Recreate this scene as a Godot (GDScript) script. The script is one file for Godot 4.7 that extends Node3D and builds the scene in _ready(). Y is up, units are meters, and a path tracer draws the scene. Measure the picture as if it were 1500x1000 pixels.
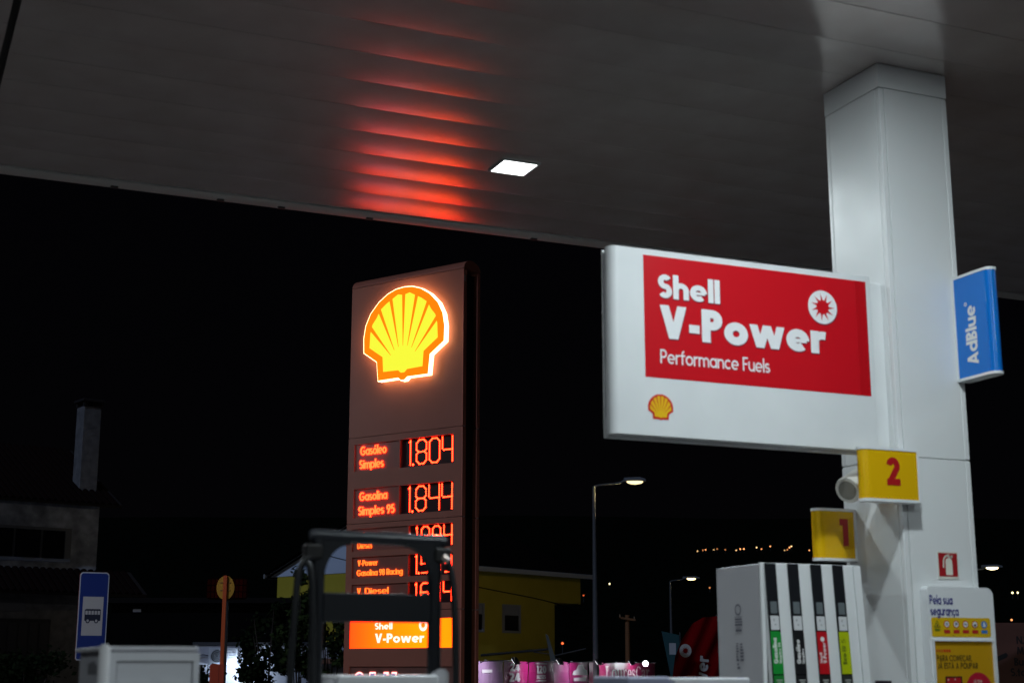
extends Node3D
# Night-time filling station: canopy and column in the foreground, price pylon beyond, street behind.
# World axes follow the canopy: +x along the pump island, +z towards the photographer's side. y is up, metres.

const VIEW_YAW := -23.46      # the photographer looks this way, degrees about y
var rng := RandomNumberGenerator.new()
var taken := {}
var mats := {}
var W: StandardMaterial3D     # white painted metal, used a lot

# ------------------------------------------------------------------ materials
func lin(r: float, g: float, b: float) -> Color:
	return Color(r, g, b).linear_to_srgb()

func M(r: float, g: float, b: float, rough := 0.5, metal := 0.0) -> StandardMaterial3D:
	var key := "%f %f %f %f %f" % [r, g, b, rough, metal]
	if not mats.has(key):
		var m := StandardMaterial3D.new()
		m.albedo_color = lin(r, g, b)
		m.roughness = rough
		m.metallic = metal
		mats[key] = m
	return mats[key]

func E(r: float, g: float, b: float, energy := 1.0) -> StandardMaterial3D:
	var key := "e%f %f %f %f" % [r, g, b, energy]
	if not mats.has(key):
		var m := StandardMaterial3D.new()
		m.albedo_color = lin(0.02, 0.02, 0.02)
		m.roughness = 0.6
		m.emission_enabled = true
		m.emission = lin(r, g, b)
		m.emission_energy_multiplier = energy
		m.metallic_specular = 0.0
		mats[key] = m
	return mats[key]

func noise_tex(size: int, freq: float, lo: Color, hi: Color, sd: int, oct := 4) -> NoiseTexture2D:
	var n := FastNoiseLite.new()
	n.seed = sd
	n.noise_type = FastNoiseLite.TYPE_SIMPLEX_SMOOTH
	n.frequency = freq
	n.fractal_octaves = oct
	var g := Gradient.new()
	g.set_color(0, lo)
	g.set_color(1, hi)
	var t := NoiseTexture2D.new()
	t.width = size
	t.height = size
	t.seamless = true
	t.color_ramp = g
	t.noise = n
	return t

func dull(m: StandardMaterial3D) -> StandardMaterial3D:   # soil, old tiles, tarred board: no sheen
	m = m.duplicate()
	m.metallic_specular = 0.0
	return m

func rough_mat(lo: Color, hi: Color, freq: float, scale: float, rough: float, sd: int, relief := 0.0) -> StandardMaterial3D:
	var m := StandardMaterial3D.new()
	m.albedo_texture = noise_tex(512, freq, lo.linear_to_srgb(), hi.linear_to_srgb(), sd)
	m.uv1_triplanar = true
	m.uv1_world_triplanar = true
	m.uv1_scale = Vector3.ONE * scale
	m.roughness = rough
	if relief > 0.0:
		m.heightmap_enabled = true
		m.heightmap_texture = noise_tex(512, freq * 3.0, Color.BLACK, Color.WHITE, sd + 7)
		m.heightmap_scale = relief
	return m

# ------------------------------------------------------------------ things and parts
func numbered(called: String) -> String:
	taken[called] = taken.get(called, 0) + 1
	return called if taken[called] == 1 else "%s_%03d" % [called, taken[called] - 1]

func tag(o: Node3D, label: String, category: String, group := "") -> void:
	o.set_meta("label", label)
	o.set_meta("category", category)
	if group:
		o.set_meta("group", group)

func thing(called: String, label: String, category: String, at := Vector3.ZERO, turn := 0.0, group := "") -> Node3D:
	var o := Node3D.new()
	o.name = numbered(called)
	add_child(o)
	o.position = at
	o.rotation_degrees.y = turn
	tag(o, label, category, group)
	return o

func new_st() -> SurfaceTool:
	var st := SurfaceTool.new()
	st.begin(Mesh.PRIMITIVE_TRIANGLES)
	return st

func part(parent: Node3D, called: String, st: SurfaceTool, m: Material) -> MeshInstance3D:
	return part_mesh(parent, called, st.commit(), m)

func part_mesh(parent: Node3D, called: String, mesh: Mesh, m: Material) -> MeshInstance3D:
	var o := MeshInstance3D.new()
	o.name = numbered(called) if parent == self else called
	o.mesh = mesh
	o.material_override = m
	parent.add_child(o, true)
	return o

func ground_piece(called: String, st: SurfaceTool, m: Material) -> MeshInstance3D:
	var o := part(self, called, st, m)
	o.set_meta("kind", "structure")
	return o

func street(r: float, f: float, y := 0.0) -> Vector3:   # r metres right of and f metres ahead of the photographer, along the line of sight
	var a := deg_to_rad(-VIEW_YAW)
	return Vector3(r * cos(a) + f * sin(a), y, r * sin(a) - f * cos(a))

# ------------------------------------------------------------------ shapes
func tri(st: SurfaceTool, a: Vector3, b: Vector3, c: Vector3, na: Vector3, nb: Vector3, nc: Vector3) -> void:
	if (c - a).cross(b - a).dot(na + nb + nc) < 0.0:
		var t := b
		b = c
		c = t
		t = nb
		nb = nc
		nc = t
	st.set_normal(na)
	st.add_vertex(a)
	st.set_normal(nb)
	st.add_vertex(b)
	st.set_normal(nc)
	st.add_vertex(c)

func quad(st: SurfaceTool, a: Vector3, b: Vector3, c: Vector3, d: Vector3, n: Vector3) -> void:
	tri(st, a, b, c, n, n, n)
	tri(st, a, c, d, n, n, n)

func quad4(st: SurfaceTool, a: Vector3, b: Vector3, c: Vector3, d: Vector3, na: Vector3, nb: Vector3, nc: Vector3, nd: Vector3) -> void:
	tri(st, a, b, c, na, nb, nc)
	tri(st, a, c, d, na, nc, nd)

func box(st: SurfaceTool, lo: Vector3, hi: Vector3, bev := 0.0, xf := Transform3D()) -> void:
	# a box from corner lo to corner hi with chamfered edges
	var c := (lo + hi) / 2.0
	var h := (hi - lo).abs() / 2.0
	bev = minf(bev, 0.45 * minf(h.x, minf(h.y, h.z)))
	for ax in 3:
		var u := (ax + 1) % 3
		var v := (ax + 2) % 3
		for s in [-1.0, 1.0]:
			var n := Vector3.ZERO
			n[ax] = s
			var p: Array[Vector3] = []
			for k in [[-1.0, -1.0], [1.0, -1.0], [1.0, 1.0], [-1.0, 1.0]]:
				var q := Vector3.ZERO
				q[ax] = s * h[ax]
				q[u] = k[0] * (h[u] - bev)
				q[v] = k[1] * (h[v] - bev)
				p.append(xf * (c + q))
			quad(st, p[0], p[1], p[2], p[3], (xf.basis * n).normalized())
		if bev > 0.0:
			for s in [-1.0, 1.0]:
				for t in [-1.0, 1.0]:
					var n1 := Vector3.ZERO
					n1[u] = s
					var n2 := Vector3.ZERO
					n2[v] = t
					var p: Array[Vector3] = []
					for e in [-1.0, 1.0]:
						var q := Vector3.ZERO
						q[ax] = e * (h[ax] - bev)
						q[u] = s * h[u]
						q[v] = t * (h[v] - bev)
						p.append(xf * (c + q))
						q[u] = s * (h[u] - bev)
						q[v] = t * h[v]
						p.append(xf * (c + q))
					n1 = (xf.basis * n1).normalized()
					n2 = (xf.basis * n2).normalized()
					quad4(st, p[0], p[1], p[3], p[2], n1, n2, n2, n1)
	if bev > 0.0:
		for sx in [-1.0, 1.0]:
			for sy in [-1.0, 1.0]:
				for sz in [-1.0, 1.0]:
					var s3 := Vector3(sx, sy, sz)
					var i := h - Vector3.ONE * bev
					var a := xf * (c + s3 * Vector3(h.x, i.y, i.z))
					var b := xf * (c + s3 * Vector3(i.x, h.y, i.z))
					var d := xf * (c + s3 * Vector3(i.x, i.y, h.z))
					var n := (xf.basis * s3).normalized()
					tri(st, a, b, d, n, n, n)

func prism(st: SurfaceTool, poly: PackedVector2Array, z0: float, z1: float, xf := Transform3D(), smooth_deg := 40.0) -> void:
	# a polygon in the local xy plane given depth from z0 (back) to z1 (front)
	var idx := Geometry2D.triangulate_polygon(poly)
	for k in range(0, idx.size(), 3):
		for e in [[z1, 1.0], [z0, -1.0]]:
			var p: Array[Vector3] = []
			for j in 3:
				var q := poly[idx[k + j]]
				p.append(xf * Vector3(q.x, q.y, e[0]))
			var n := (xf.basis * Vector3(0, 0, e[1])).normalized()
			tri(st, p[0], p[1], p[2], n, n, n)
	var s := -1.0 if Geometry2D.is_polygon_clockwise(poly) else 1.0
	var cnt := poly.size()
	var ns: Array[Vector2] = []
	for k in cnt:
		var d := (poly[(k + 1) % cnt] - poly[k]).normalized()
		ns.append(Vector2(d.y, -d.x) * s)
	var lim := cos(deg_to_rad(smooth_deg))
	for k in cnt:
		var a := poly[k]
		var b := poly[(k + 1) % cnt]
		var n := ns[k]
		var pn := ns[(k + cnt - 1) % cnt]
		var nn := ns[(k + 1) % cnt]
		var na := (n + pn).normalized() if n.dot(pn) > lim else n
		var nb := (n + nn).normalized() if n.dot(nn) > lim else n
		var a3 := (xf.basis * Vector3(na.x, na.y, 0)).normalized()
		var b3 := (xf.basis * Vector3(nb.x, nb.y, 0)).normalized()
		quad4(st, xf * Vector3(a.x, a.y, z0), xf * Vector3(b.x, b.y, z0), xf * Vector3(b.x, b.y, z1), xf * Vector3(a.x, a.y, z1), a3, b3, b3, a3)

func tube(st: SurfaceTool, pts: PackedVector3Array, rad: Array, sides := 12) -> void:
	# rad: one radius per point, or a single one
	var rings := []
	var up := Vector3(0.31, 0.9, 0.17)
	for k in pts.size():
		var d := (pts[mini(k + 1, pts.size() - 1)] - pts[maxi(k - 1, 0)]).normalized()
		if k == 0 and absf(d.dot(up)) > 0.95:
			up = Vector3(0.9, 0.1, 0.3)
		var x := up.cross(d).normalized()
		var y := d.cross(x).normalized()
		up = y
		var r: float = rad[mini(k, rad.size() - 1)]
		var ring := []
		for j in sides:
			var a := TAU * j / sides
			var n := x * cos(a) + y * sin(a)
			ring.append([pts[k] + n * r, n])
		rings.append([ring, d])
	for k in pts.size() - 1:
		for j in sides:
			var a = rings[k][0][j]
			var b = rings[k][0][(j + 1) % sides]
			var c = rings[k + 1][0][(j + 1) % sides]
			var d = rings[k + 1][0][j]
			quad4(st, a[0], b[0], c[0], d[0], a[1], b[1], c[1], d[1])
	for e in [[0, -1.0], [pts.size() - 1, 1.0]]:
		var ring: Array = rings[e[0]][0]
		var n: Vector3 = rings[e[0]][1] * e[1]
		for j in range(1, sides - 1):
			tri(st, ring[0][0], ring[j][0], ring[j + 1][0], n, n, n)

func curve(pts: Array, steps := 8) -> PackedVector3Array:   # a smooth path through the points
	var out := PackedVector3Array()
	for k in pts.size() - 1:
		var p0: Vector3 = pts[maxi(k - 1, 0)]
		var p1: Vector3 = pts[k]
		var p2: Vector3 = pts[k + 1]
		var p3: Vector3 = pts[mini(k + 2, pts.size() - 1)]
		for j in steps:
			out.append(p1.cubic_interpolate(p2, p0, p3, float(j) / steps))
	out.append(pts[-1])
	return out

func rrect(x0: float, y0: float, x1: float, y1: float, r: Array, seg := 6) -> PackedVector2Array:
	# rounded rectangle; radii for bottom-left, bottom-right, top-right, top-left
	var out := PackedVector2Array()
	var cs := [[x0, y0, 1, 1, 180], [x1, y0, -1, 1, 270], [x1, y1, -1, -1, 0], [x0, y1, 1, -1, 90]]
	for k in 4:
		var q: float = r[k]
		if q <= 0.0:
			out.append(Vector2(cs[k][0], cs[k][1]))
			continue
		var c := Vector2(cs[k][0] + cs[k][2] * q, cs[k][1] + cs[k][3] * q)
		for j in seg + 1:
			var a := deg_to_rad(cs[k][4] + 90.0 * j / seg)
			out.append(c + Vector2(cos(a), sin(a)) * q)
	return out

func ngon(c: Vector2, rx: float, ry: float, n := 28) -> PackedVector2Array:
	var out := PackedVector2Array()
	for j in n:
		out.append(c + Vector2(cos(TAU * j / n) * rx, sin(TAU * j / n) * ry))
	return out

func holed(st: SurfaceTool, r: Rect2, holes: Array, z0: float, z1: float) -> void:
	# a plate from z0 to z1 over rectangle r with rectangular openings
	var xs := [r.position.x, r.end.x]
	var ys := [r.position.y, r.end.y]
	for h in holes:
		xs.append_array([h.position.x, h.end.x])
		ys.append_array([h.position.y, h.end.y])
	xs.sort()
	ys.sort()
	for i in xs.size() - 1:
		for j in ys.size() - 1:
			var c := Vector2((xs[i] + xs[i + 1]) / 2.0, (ys[j] + ys[j + 1]) / 2.0)
			if xs[i + 1] - xs[i] < 1e-5 or ys[j + 1] - ys[j] < 1e-5 or holes.any(func(h): return h.has_point(c)):
				continue
			quad(st, Vector3(xs[i], ys[j], z1), Vector3(xs[i + 1], ys[j], z1), Vector3(xs[i + 1], ys[j + 1], z1), Vector3(xs[i], ys[j + 1], z1), Vector3.BACK)
	for q in [[r, 1.0]] + holes.map(func(h): return [h, -1.0]):
		var a: Vector2 = q[0].position
		var b: Vector2 = q[0].end
		var s: float = q[1]
		quad(st, Vector3(a.x, a.y, z0), Vector3(a.x, b.y, z0), Vector3(a.x, b.y, z1), Vector3(a.x, a.y, z1), Vector3.LEFT * s)
		quad(st, Vector3(b.x, a.y, z0), Vector3(b.x, b.y, z0), Vector3(b.x, b.y, z1), Vector3(b.x, a.y, z1), Vector3.RIGHT * s)
		quad(st, Vector3(a.x, a.y, z0), Vector3(b.x, a.y, z0), Vector3(b.x, a.y, z1), Vector3(a.x, a.y, z1), Vector3.DOWN * s)
		quad(st, Vector3(a.x, b.y, z0), Vector3(b.x, b.y, z0), Vector3(b.x, b.y, z1), Vector3(a.x, b.y, z1), Vector3.UP * s)

# ------------------------------------------------------------------ lettering: a geometric sans built from strokes
func arc(cx: float, cy: float, rx: float, ry: float, a0: float, a1: float) -> PackedVector2Array:
	var n := maxi(3, int(absf(a1 - a0) / 14.0))
	var out := PackedVector2Array()
	for j in n + 1:
		var a := deg_to_rad(lerpf(a0, a1, float(j) / n))
		out.append(Vector2(cx + rx * cos(a), cy + ry * sin(a)))
	return out

func ln(a: float, b: float, c: float, d: float) -> PackedVector2Array:
	return PackedVector2Array([Vector2(a, b), Vector2(c, d)])

func ess(wd: float, top: float, h: float) -> Array:
	var c := wd / 2.0
	var q := (top + 2.0 * h) / 4.0
	return [arc(c, top - q, c - h, q - h, 32, 270), arc(c, q, c - h, q - h, 90, -148)]

func glyph(ch: String, w: float) -> Array:
	# [advance, strokes, slanted bars]; capital height 1, x-height X
	var X := 0.7
	var h := w / 2.0
	var R := X / 2.0
	var r := R - h
	var o := arc(R, R, r, r, 0, 360)
	var N := 0.56 + w * 0.35          # width of n
	var a := N / 2.0
	match ch:
		" ": return [0.3, [], []]
		"a": return [2 * R, [o, ln(2 * R - h, 0, 2 * R - h, X)], []]
		"b": return [2 * R, [o, ln(h, 0, h, 1.02)], []]
		"c", "ç":
			var s := [arc(R, R, r, r, 48, 312)]
			if ch == "ç": s.append(PackedVector2Array([Vector2(R, 0.0), Vector2(R + 0.03, -0.12), Vector2(R - 0.08, -0.2)]))
			return [1.72 * R, s, []]
		"d": return [2 * R, [o, ln(2 * R - h, 0, 2 * R - h, 1.02)], []]
		"e": return [2 * R, [arc(R, R, r, r, -3, 312), [ln(h, R - 0.01, 2 * R - h * 0.7, R - 0.01), minf(1.0, 0.09 / w + 0.12)]], []]
		"f":
			var p := ln(0.1 + h, 0, 0.1 + h, 0.78)
			p.append_array(arc(0.1 + h + 0.2, 0.8, 0.2, 0.2 - h + 0.02, 175, 95))
			return [0.36 + h, [p, ln(0.0, X - h * 0.8, 0.3 + w, X - h * 0.8)], []]
		"g":
			var p := ln(2 * R - h, X, 2 * R - h, 0.0)
			p.append_array(arc(R, -0.06, r, 0.24 - h, 0, -150))
			return [2 * R, [o, p], []]
		"h", "n":
			var p := ln(N - h, 0, N - h, X - a)
			p.append_array(arc(a, X - a, a - h, a - h, 10, 178))
			return [N, [ln(h, 0, h, 1.02 if ch == "h" else X), p], []]
		"u":
			var p := ln(h, X, h, a)
			p.append_array(arc(a, a, a - h, a - h, 190, 358))
			return [N, [ln(N - h, 0, N - h, X), p], []]
		"m":
			var s := [ln(h, 0, h, X)]
			var b := a * 0.92
			for k in 2:
				var x := k * (2 * b - w)
				var p := ln(x + 2 * b - h, 0, x + 2 * b - h, X - b)
				p.append_array(arc(x + b, X - b, b - h, b - h, 10, 178))
				s.append(p)
			return [4 * b - w, s, []]
		"r":
			return [0.34 + h, [ln(h, 0, h, X), arc(h + 0.26, X - 0.3, 0.26, 0.3 - h, 178, 72)], []]
		"i": return [w, [ln(h, 0, h, X), ln(h, X + 0.1, h, X + 0.1 + w)], []]
		"l": return [w, [ln(h, 0, h, 1.02)], []]
		"t": return [0.2 + w, [ln(0.1 + h, 0, 0.1 + h, 0.94), ln(0, X - h * 0.8, 0.2 + w, X - h * 0.8)], []]
		"o": return [2 * R, [o], []]
		"ó": return [2 * R, [o], [[R + 0.02, 0.8, R + 0.14, 1.0]]]
		"p": return [2 * R, [o, ln(h, -0.3, h, X)], []]
		"s": return [0.5, ess(0.5, X, h), []]
		"v": return [0.62, [], [[0.12, X, 0.31, 0.0], [0.5, X, 0.31, 0.0]]]
		"w": return [1.06, [], [[0.12, X, 0.31, 0.0], [0.53, X, 0.31, 0.0], [0.53, X, 0.75, 0.0], [0.94, X, 0.75, 0.0]]]
		"A", "Á":
			var b := [[0.12, 0.0, 0.4, 1.0], [0.68, 0.0, 0.4, 1.0]]
			if ch == "Á": b.append([0.4, 1.08, 0.52, 1.26])
			return [0.8, [ln(0.24, 0.26, 0.56, 0.26)], b]
		"B": return [0.56, [ln(h, 0, h, 1), PackedVector2Array([Vector2(0, 1 - h), Vector2(0.28, 1 - h)]) + arc(0.28, 0.76, 0.25 - h, 0.24 - h, 80, -80) + PackedVector2Array([Vector2(0.28, 0.52 + h), Vector2(0, 0.52 + h)]), PackedVector2Array([Vector2(0, 0.52 - h), Vector2(0.28, 0.52 - h)]) + arc(0.28, 0.26, 0.28 - h, 0.26 - h, 80, -80) + PackedVector2Array([Vector2(0.28, h), Vector2(0, h)])], []]
		"C", "Ç":
			var s := [arc(0.48, 0.5, 0.48 - h, 0.5 - h, 45, 315)]
			if ch == "Ç": s.append(PackedVector2Array([Vector2(0.48, 0.0), Vector2(0.5, -0.12), Vector2(0.4, -0.2)]))
			return [0.84, s, []]
		"D": return [0.74, [ln(h, 0, h, 1), PackedVector2Array([Vector2(0, 1 - h), Vector2(0.26, 1 - h)]) + arc(0.26, 0.5, 0.48 - h, 0.5 - h, 85, -85) + PackedVector2Array([Vector2(0.26, h), Vector2(0, h)])], []]
		"E": return [0.5, [ln(h, 0, h, 1), ln(0, 1 - h, 0.5, 1 - h), ln(0, 0.52, 0.46, 0.52), ln(0, h, 0.5, h)], []]
		"F": return [0.5, [ln(h, 0, h, 1), ln(0, 1 - h, 0.5, 1 - h), ln(0, 0.5, 0.45, 0.5)], []]
		"G": return [0.94, [arc(0.48, 0.5, 0.48 - h, 0.5 - h, 42, 352), ln(0.48, 0.46, 0.96, 0.46)], []]
		"H": return [0.7, [ln(h, 0, h, 1), ln(0.7 - h, 0, 0.7 - h, 1), ln(0, 0.52, 0.7, 0.52)], []]
		"I": return [w, [ln(h, 0, h, 1)], []]
		"J": return [0.42, [ln(0.42 - h, 1, 0.42 - h, 0.22) + arc(0.2, 0.22, 0.22 - h, 0.22 - h, -8, -150)], []]
		"L": return [0.46, [ln(h, 0, h, 1), ln(0, h, 0.46, h)], []]
		"M": return [0.94, [], [[0.11, 0.0, 0.2, 1.0], [0.22, 1.0, 0.47, 0.1], [0.72, 1.0, 0.47, 0.1], [0.83, 0.0, 0.74, 1.0]]]
		"N": return [0.74, [ln(h, 0, h, 1), ln(0.74 - h, 0, 0.74 - h, 1)], [[h, 1.0, 0.74 - h, 0.0]]]
		"O": return [1.0, [arc(0.5, 0.5, 0.5 - h, 0.5 - h, 0, 360)], []]
		"P", "R":
			var s := [ln(h, 0, h, 1), PackedVector2Array([Vector2(0, 1 - h), Vector2(0.3, 1 - h)]) + arc(0.3, 0.69, 0.3 - h, 0.31 - h, 82, -82) + PackedVector2Array([Vector2(0.3, 0.38 + h), Vector2(0, 0.38 + h)])]
			return [0.6, s, [] if ch == "P" else [[0.28, 0.42, 0.52, 0.0]]]
		"S": return [0.56, ess(0.56, 1.0, h), []]
		"T": return [0.56, [ln(0.28, 0, 0.28, 1), ln(0, 1 - h, 0.56, 1 - h)], []]
		"U": return [0.66, [ln(h, 1, h, 0.33) + arc(0.33, 0.33, 0.33 - h, 0.33 - h, 188, 352) + ln(0.66 - h, 0.33, 0.66 - h, 1)], []]
		"V": return [0.76, [], [[0.13, 1.0, 0.38, 0.0], [0.63, 1.0, 0.38, 0.0]]]
		"Z": return [0.54, [ln(0, 1 - h, 0.54, 1 - h), ln(0, h, 0.54, h)], [[0.42, 1.0, 0.12, 0.0]]]
		"0": return [0.6, [arc(0.3, 0.5, 0.3 - h, 0.5 - h, 0, 360)], []]
		"1": return [0.32 + h, [ln(0.32, 0, 0.32, 1), ln(0.06, 1 - h, 0.32 + h, 1 - h)], []]
		"2": return [0.58, [arc(0.29, 0.69, 0.29 - h, 0.31 - h, 172, -30) + PackedVector2Array([Vector2(0.13, h * 0.9)]), ln(0.0, h, 0.58, h)], []]
		"4": return [0.64, [ln(0.44, 0, 0.44, 1), ln(0.0, 0.28, 0.64, 0.28)], [[0.12, 0.28, 0.4, 1.0]]]
		"5": return [0.58, [ln(0.1, 1 - h, 0.52, 1 - h), arc(0.27, 0.33, 0.3 - h, 0.33 - h, 140, -140)], [[0.12, 0.48, 0.17, 1.0]]]
		"8": return [0.58, [arc(0.29, 0.74, 0.26 - h, 0.26 - h * 0.8, 0, 360), arc(0.29, 0.28, 0.29 - h, 0.28 - h * 0.8, 0, 360)], []]
		"9": return [0.6, [arc(0.3, 0.69, 0.3 - h, 0.31 - h, 0, 360)], [[0.48, 0.6, 0.22, 0.0]]]
		"-": return [0.34, [ln(0.02, 0.36, 0.32, 0.36)], []]
		".": return [w, [ln(h, 0, h, w)], []]
		",": return [w, [ln(h, w, h - 0.04, -0.12)], []]
		"?": return [0.46, [arc(0.23, 0.75, 0.23 - h, 0.25 - h, 170, -80), ln(0.23, 0, 0.23, w)], []]
		"º": return [0.3, [arc(0.14, 0.86, 0.1, 0.12, 0, 360)], []]
	return [0.5, [], []]

func letters(st: SurfaceTool, s: String, x0: float, x1: float, base: float, cap: float, w: float, xf: Transform3D, depth := 0.0, gap := 0.045) -> void:
	# s fills x0..x1 on the plane of xf; x1 <= x0 keeps the natural width
	var run := []
	var total := 0.0
	for ch in s:
		var g := glyph(ch, w)
		run.append([g, total, ch])
		total += g[0] + gap
	total -= gap
	var kx := (x1 - x0) / total if x1 > x0 else cap
	var k := 0
	for q in run:
		var g: Array = q[0]
		var strips := []
		for line in g[1]:
			strips.append(stroke(line[0], w * line[1]) if line is Array else stroke(line, w))
		for b in g[2]:
			var d := Vector2(b[2] - b[0], b[3] - b[1])
			var hw: float = w * (0.46 if ch_w(q[2]) else 0.5) * d.length() / maxf(absf(d.y), 0.2)
			strips.append([[Vector2(b[0] - hw, b[1]), Vector2(b[0] + hw, b[1])], [Vector2(b[2] - hw, b[3]), Vector2(b[2] + hw, b[3])]])
		for strip in strips:
			k += 1
			var z := 0.00012 * (k % 8)
			var tr := func(p: Vector2, zz: float) -> Vector3: return xf * Vector3(x0 + (p.x + q[1]) * kx, base + p.y * cap, zz)
			var n := (xf.basis * Vector3.BACK).normalized()
			for j in strip.size() - 1:
				var a0: Vector2 = strip[j][0]
				var a1: Vector2 = strip[j][1]
				var b0: Vector2 = strip[j + 1][0]
				var b1: Vector2 = strip[j + 1][1]
				quad(st, tr.call(a0, z), tr.call(a1, z), tr.call(b1, z), tr.call(b0, z), n)
				if depth > 0.0:
					for e in [[a0, b0, a1], [a1, b1, a0]]:
						var sn := (tr.call(e[0], 0.0) as Vector3) - (tr.call(e[2], 0.0) as Vector3)
						quad(st, tr.call(e[0], z), tr.call(e[1], z), tr.call(e[1], -depth), tr.call(e[0], -depth), sn.normalized())

func ch_w(c: String) -> bool:
	return c in "wMv"

func stroke(line: PackedVector2Array, w: float) -> Array:
	var out := []
	var n := line.size()
	var closed := n > 3 and line[0].distance_to(line[n - 1]) < 1e-4
	for k in n:
		var p := line[(k - 1 + n) % n] if k > 0 else (line[n - 2] if closed else line[0])
		var q := line[k + 1] if k < n - 1 else (line[1] if closed else line[n - 1])
		var d0 := (line[k] - p).normalized()
		var d1 := (q - line[k]).normalized()
		if d0 == Vector2.ZERO: d0 = d1
		if d1 == Vector2.ZERO: d1 = d0
		var m := (d0 + d1).normalized()
		var nn := Vector2(-m.y, m.x)
		var c := maxf(0.55, m.dot(d1))
		out.append([line[k] + nn * w / 2.0 / c, line[k] - nn * w / 2.0 / c])
	return out

func text_part(parent: Node3D, called: String, s: String, x0: float, x1: float, base: float, cap: float, w: float, xf: Transform3D, m: Material, depth := 0.0) -> MeshInstance3D:
	var st := new_st()
	letters(st, s, x0, x1, base, cap, w, xf, depth)
	return part(parent, called, st, m)

func plane_z(z: float) -> Transform3D:                 # a face that looks along +z
	return Transform3D(Basis(), Vector3(0, 0, z))

func up_z(x: float, y: float, z: float) -> Transform3D: # on a +z face, reading upwards
	return Transform3D(Basis(Vector3.UP, Vector3.LEFT, Vector3.BACK), Vector3(x, y, z))

func up_x(x: float, y: float, z: float) -> Transform3D: # on a -x face, reading upwards
	return Transform3D(Basis(Vector3.UP, Vector3.FORWARD, Vector3.LEFT), Vector3(x, y, z))

func flat_z(parent: Node3D, called: String, poly: PackedVector2Array, z: float, thick: float, m: Material) -> MeshInstance3D:
	var st := new_st()
	prism(st, poly, z - thick, z)
	return part(parent, called, st, m)

# scallop emblem in its own axes, about 1.35 wide
func scallop() -> Dictionary:
	var half := [Vector2(0, 0.61), Vector2(0.14, 0.598), Vector2(0.28, 0.552), Vector2(0.43, 0.461), Vector2(0.57, 0.322), Vector2(0.65, 0.17), Vector2(0.682, 0.0), Vector2(0.675, -0.2), Vector2(0.448, -0.348), Vector2(0.42, -0.606), Vector2(0.075, -0.604), Vector2(0.03, -0.64)]
	var inn := [Vector2(0, 0.502), Vector2(0.1, 0.522), Vector2(0.2, 0.47), Vector2(0.3, 0.42), Vector2(0.4, 0.35), Vector2(0.46, 0.25), Vector2(0.53, 0.17), Vector2(0.565, 0.05), Vector2(0.575, -0.145), Vector2(0.345, -0.295), Vector2(0.33, -0.495), Vector2(0.075, -0.502), Vector2(0.03, -0.54)]
	var d := {"out": PackedVector2Array(), "inn": PackedVector2Array(), "cuts": []}
	for e in [["out", half], ["inn", inn]]:
		var q := PackedVector2Array()
		for p in e[1]:
			q.append(p)
		for k in range(e[1].size() - 1, 0, -1):
			q.append(Vector2(-e[1][k].x, e[1][k].y))
		d[e[0]] = q
	var tips := [Vector2(0.0, -0.18), Vector2(0.075, -0.19), Vector2(0.145, -0.225), Vector2(0.205, -0.285)]
	var rims := [Vector2(0.0, 0.56), Vector2(0.225, 0.5), Vector2(0.42, 0.36), Vector2(0.56, 0.12)]
	for k in 4:
		for s in ([1.0] if k == 0 else [1.0, -1.0]):
			var t: Vector2 = tips[k] * Vector2(s, 1)
			var r: Vector2 = rims[k] * Vector2(s, 1)
			var n := (r - t).orthogonal().normalized()
			d.cuts.append(PackedVector2Array([t + n * 0.003, r + n * 0.028, r - n * 0.028, t - n * 0.003]))
	return d

func scale_poly(p: PackedVector2Array, k: float, off := Vector2.ZERO) -> PackedVector2Array:
	var out := PackedVector2Array()
	for q in p:
		out.append(q * k + off)
	return out

func small_scallop(parent: Node3D, c: Vector2, width: float, z: float) -> void:
	var s := scallop()
	var k := width / 1.364
	var e := flat_z(parent, "scallop_emblem", scale_poly(s.out, k, c), z, 0.001, M(0.62, 0.02, 0.015, 0.35))
	flat_z(e, "scallop_fan", scale_poly(s.inn, k, c), z + 0.0008, 0.0007, M(0.85, 0.5, 0.01, 0.35))
	var st := new_st()
	for q in s.cuts:
		prism(st, scale_poly(q, k, c), z + 0.0009, z + 0.0014)
	part(e, "scallop_rib_line", st, M(0.62, 0.02, 0.015, 0.35))

func burst(c: Vector2, r: float) -> PackedVector2Array:      # sun with eleven bent rays
	var out := PackedVector2Array()
	for k in 11:
		var a := TAU * k / 11.0
		out.append(c + Vector2.from_angle(a - 0.24) * r * 0.46)
		out.append(c + Vector2.from_angle(a + 0.02) * r * 0.92)
		out.append(c + Vector2.from_angle(a + 0.1) * r * 0.5)
	return out

# ------------------------------------------------------------------ scene
func _ready() -> void:
	rng.seed = 4711
	make_camera_and_sky()
	W = rough_mat(Color(0.71, 0.73, 0.745), Color(0.77, 0.79, 0.80), 0.006, 0.7, 0.32, 17)
	make_canopy_lights()
	make_ground()
	make_canopy()
	make_column()
	make_fuel_sign()
	make_small_signs()
	make_safety_board()
	make_pump()
	make_near_pumps()
	make_pylon()
	make_bus_stop()
	make_house()
	make_garage_wall()
	make_yellow_house()
	make_banner_fence()
	make_street_lamps()
	make_far_things()
	make_shrubs()

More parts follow.
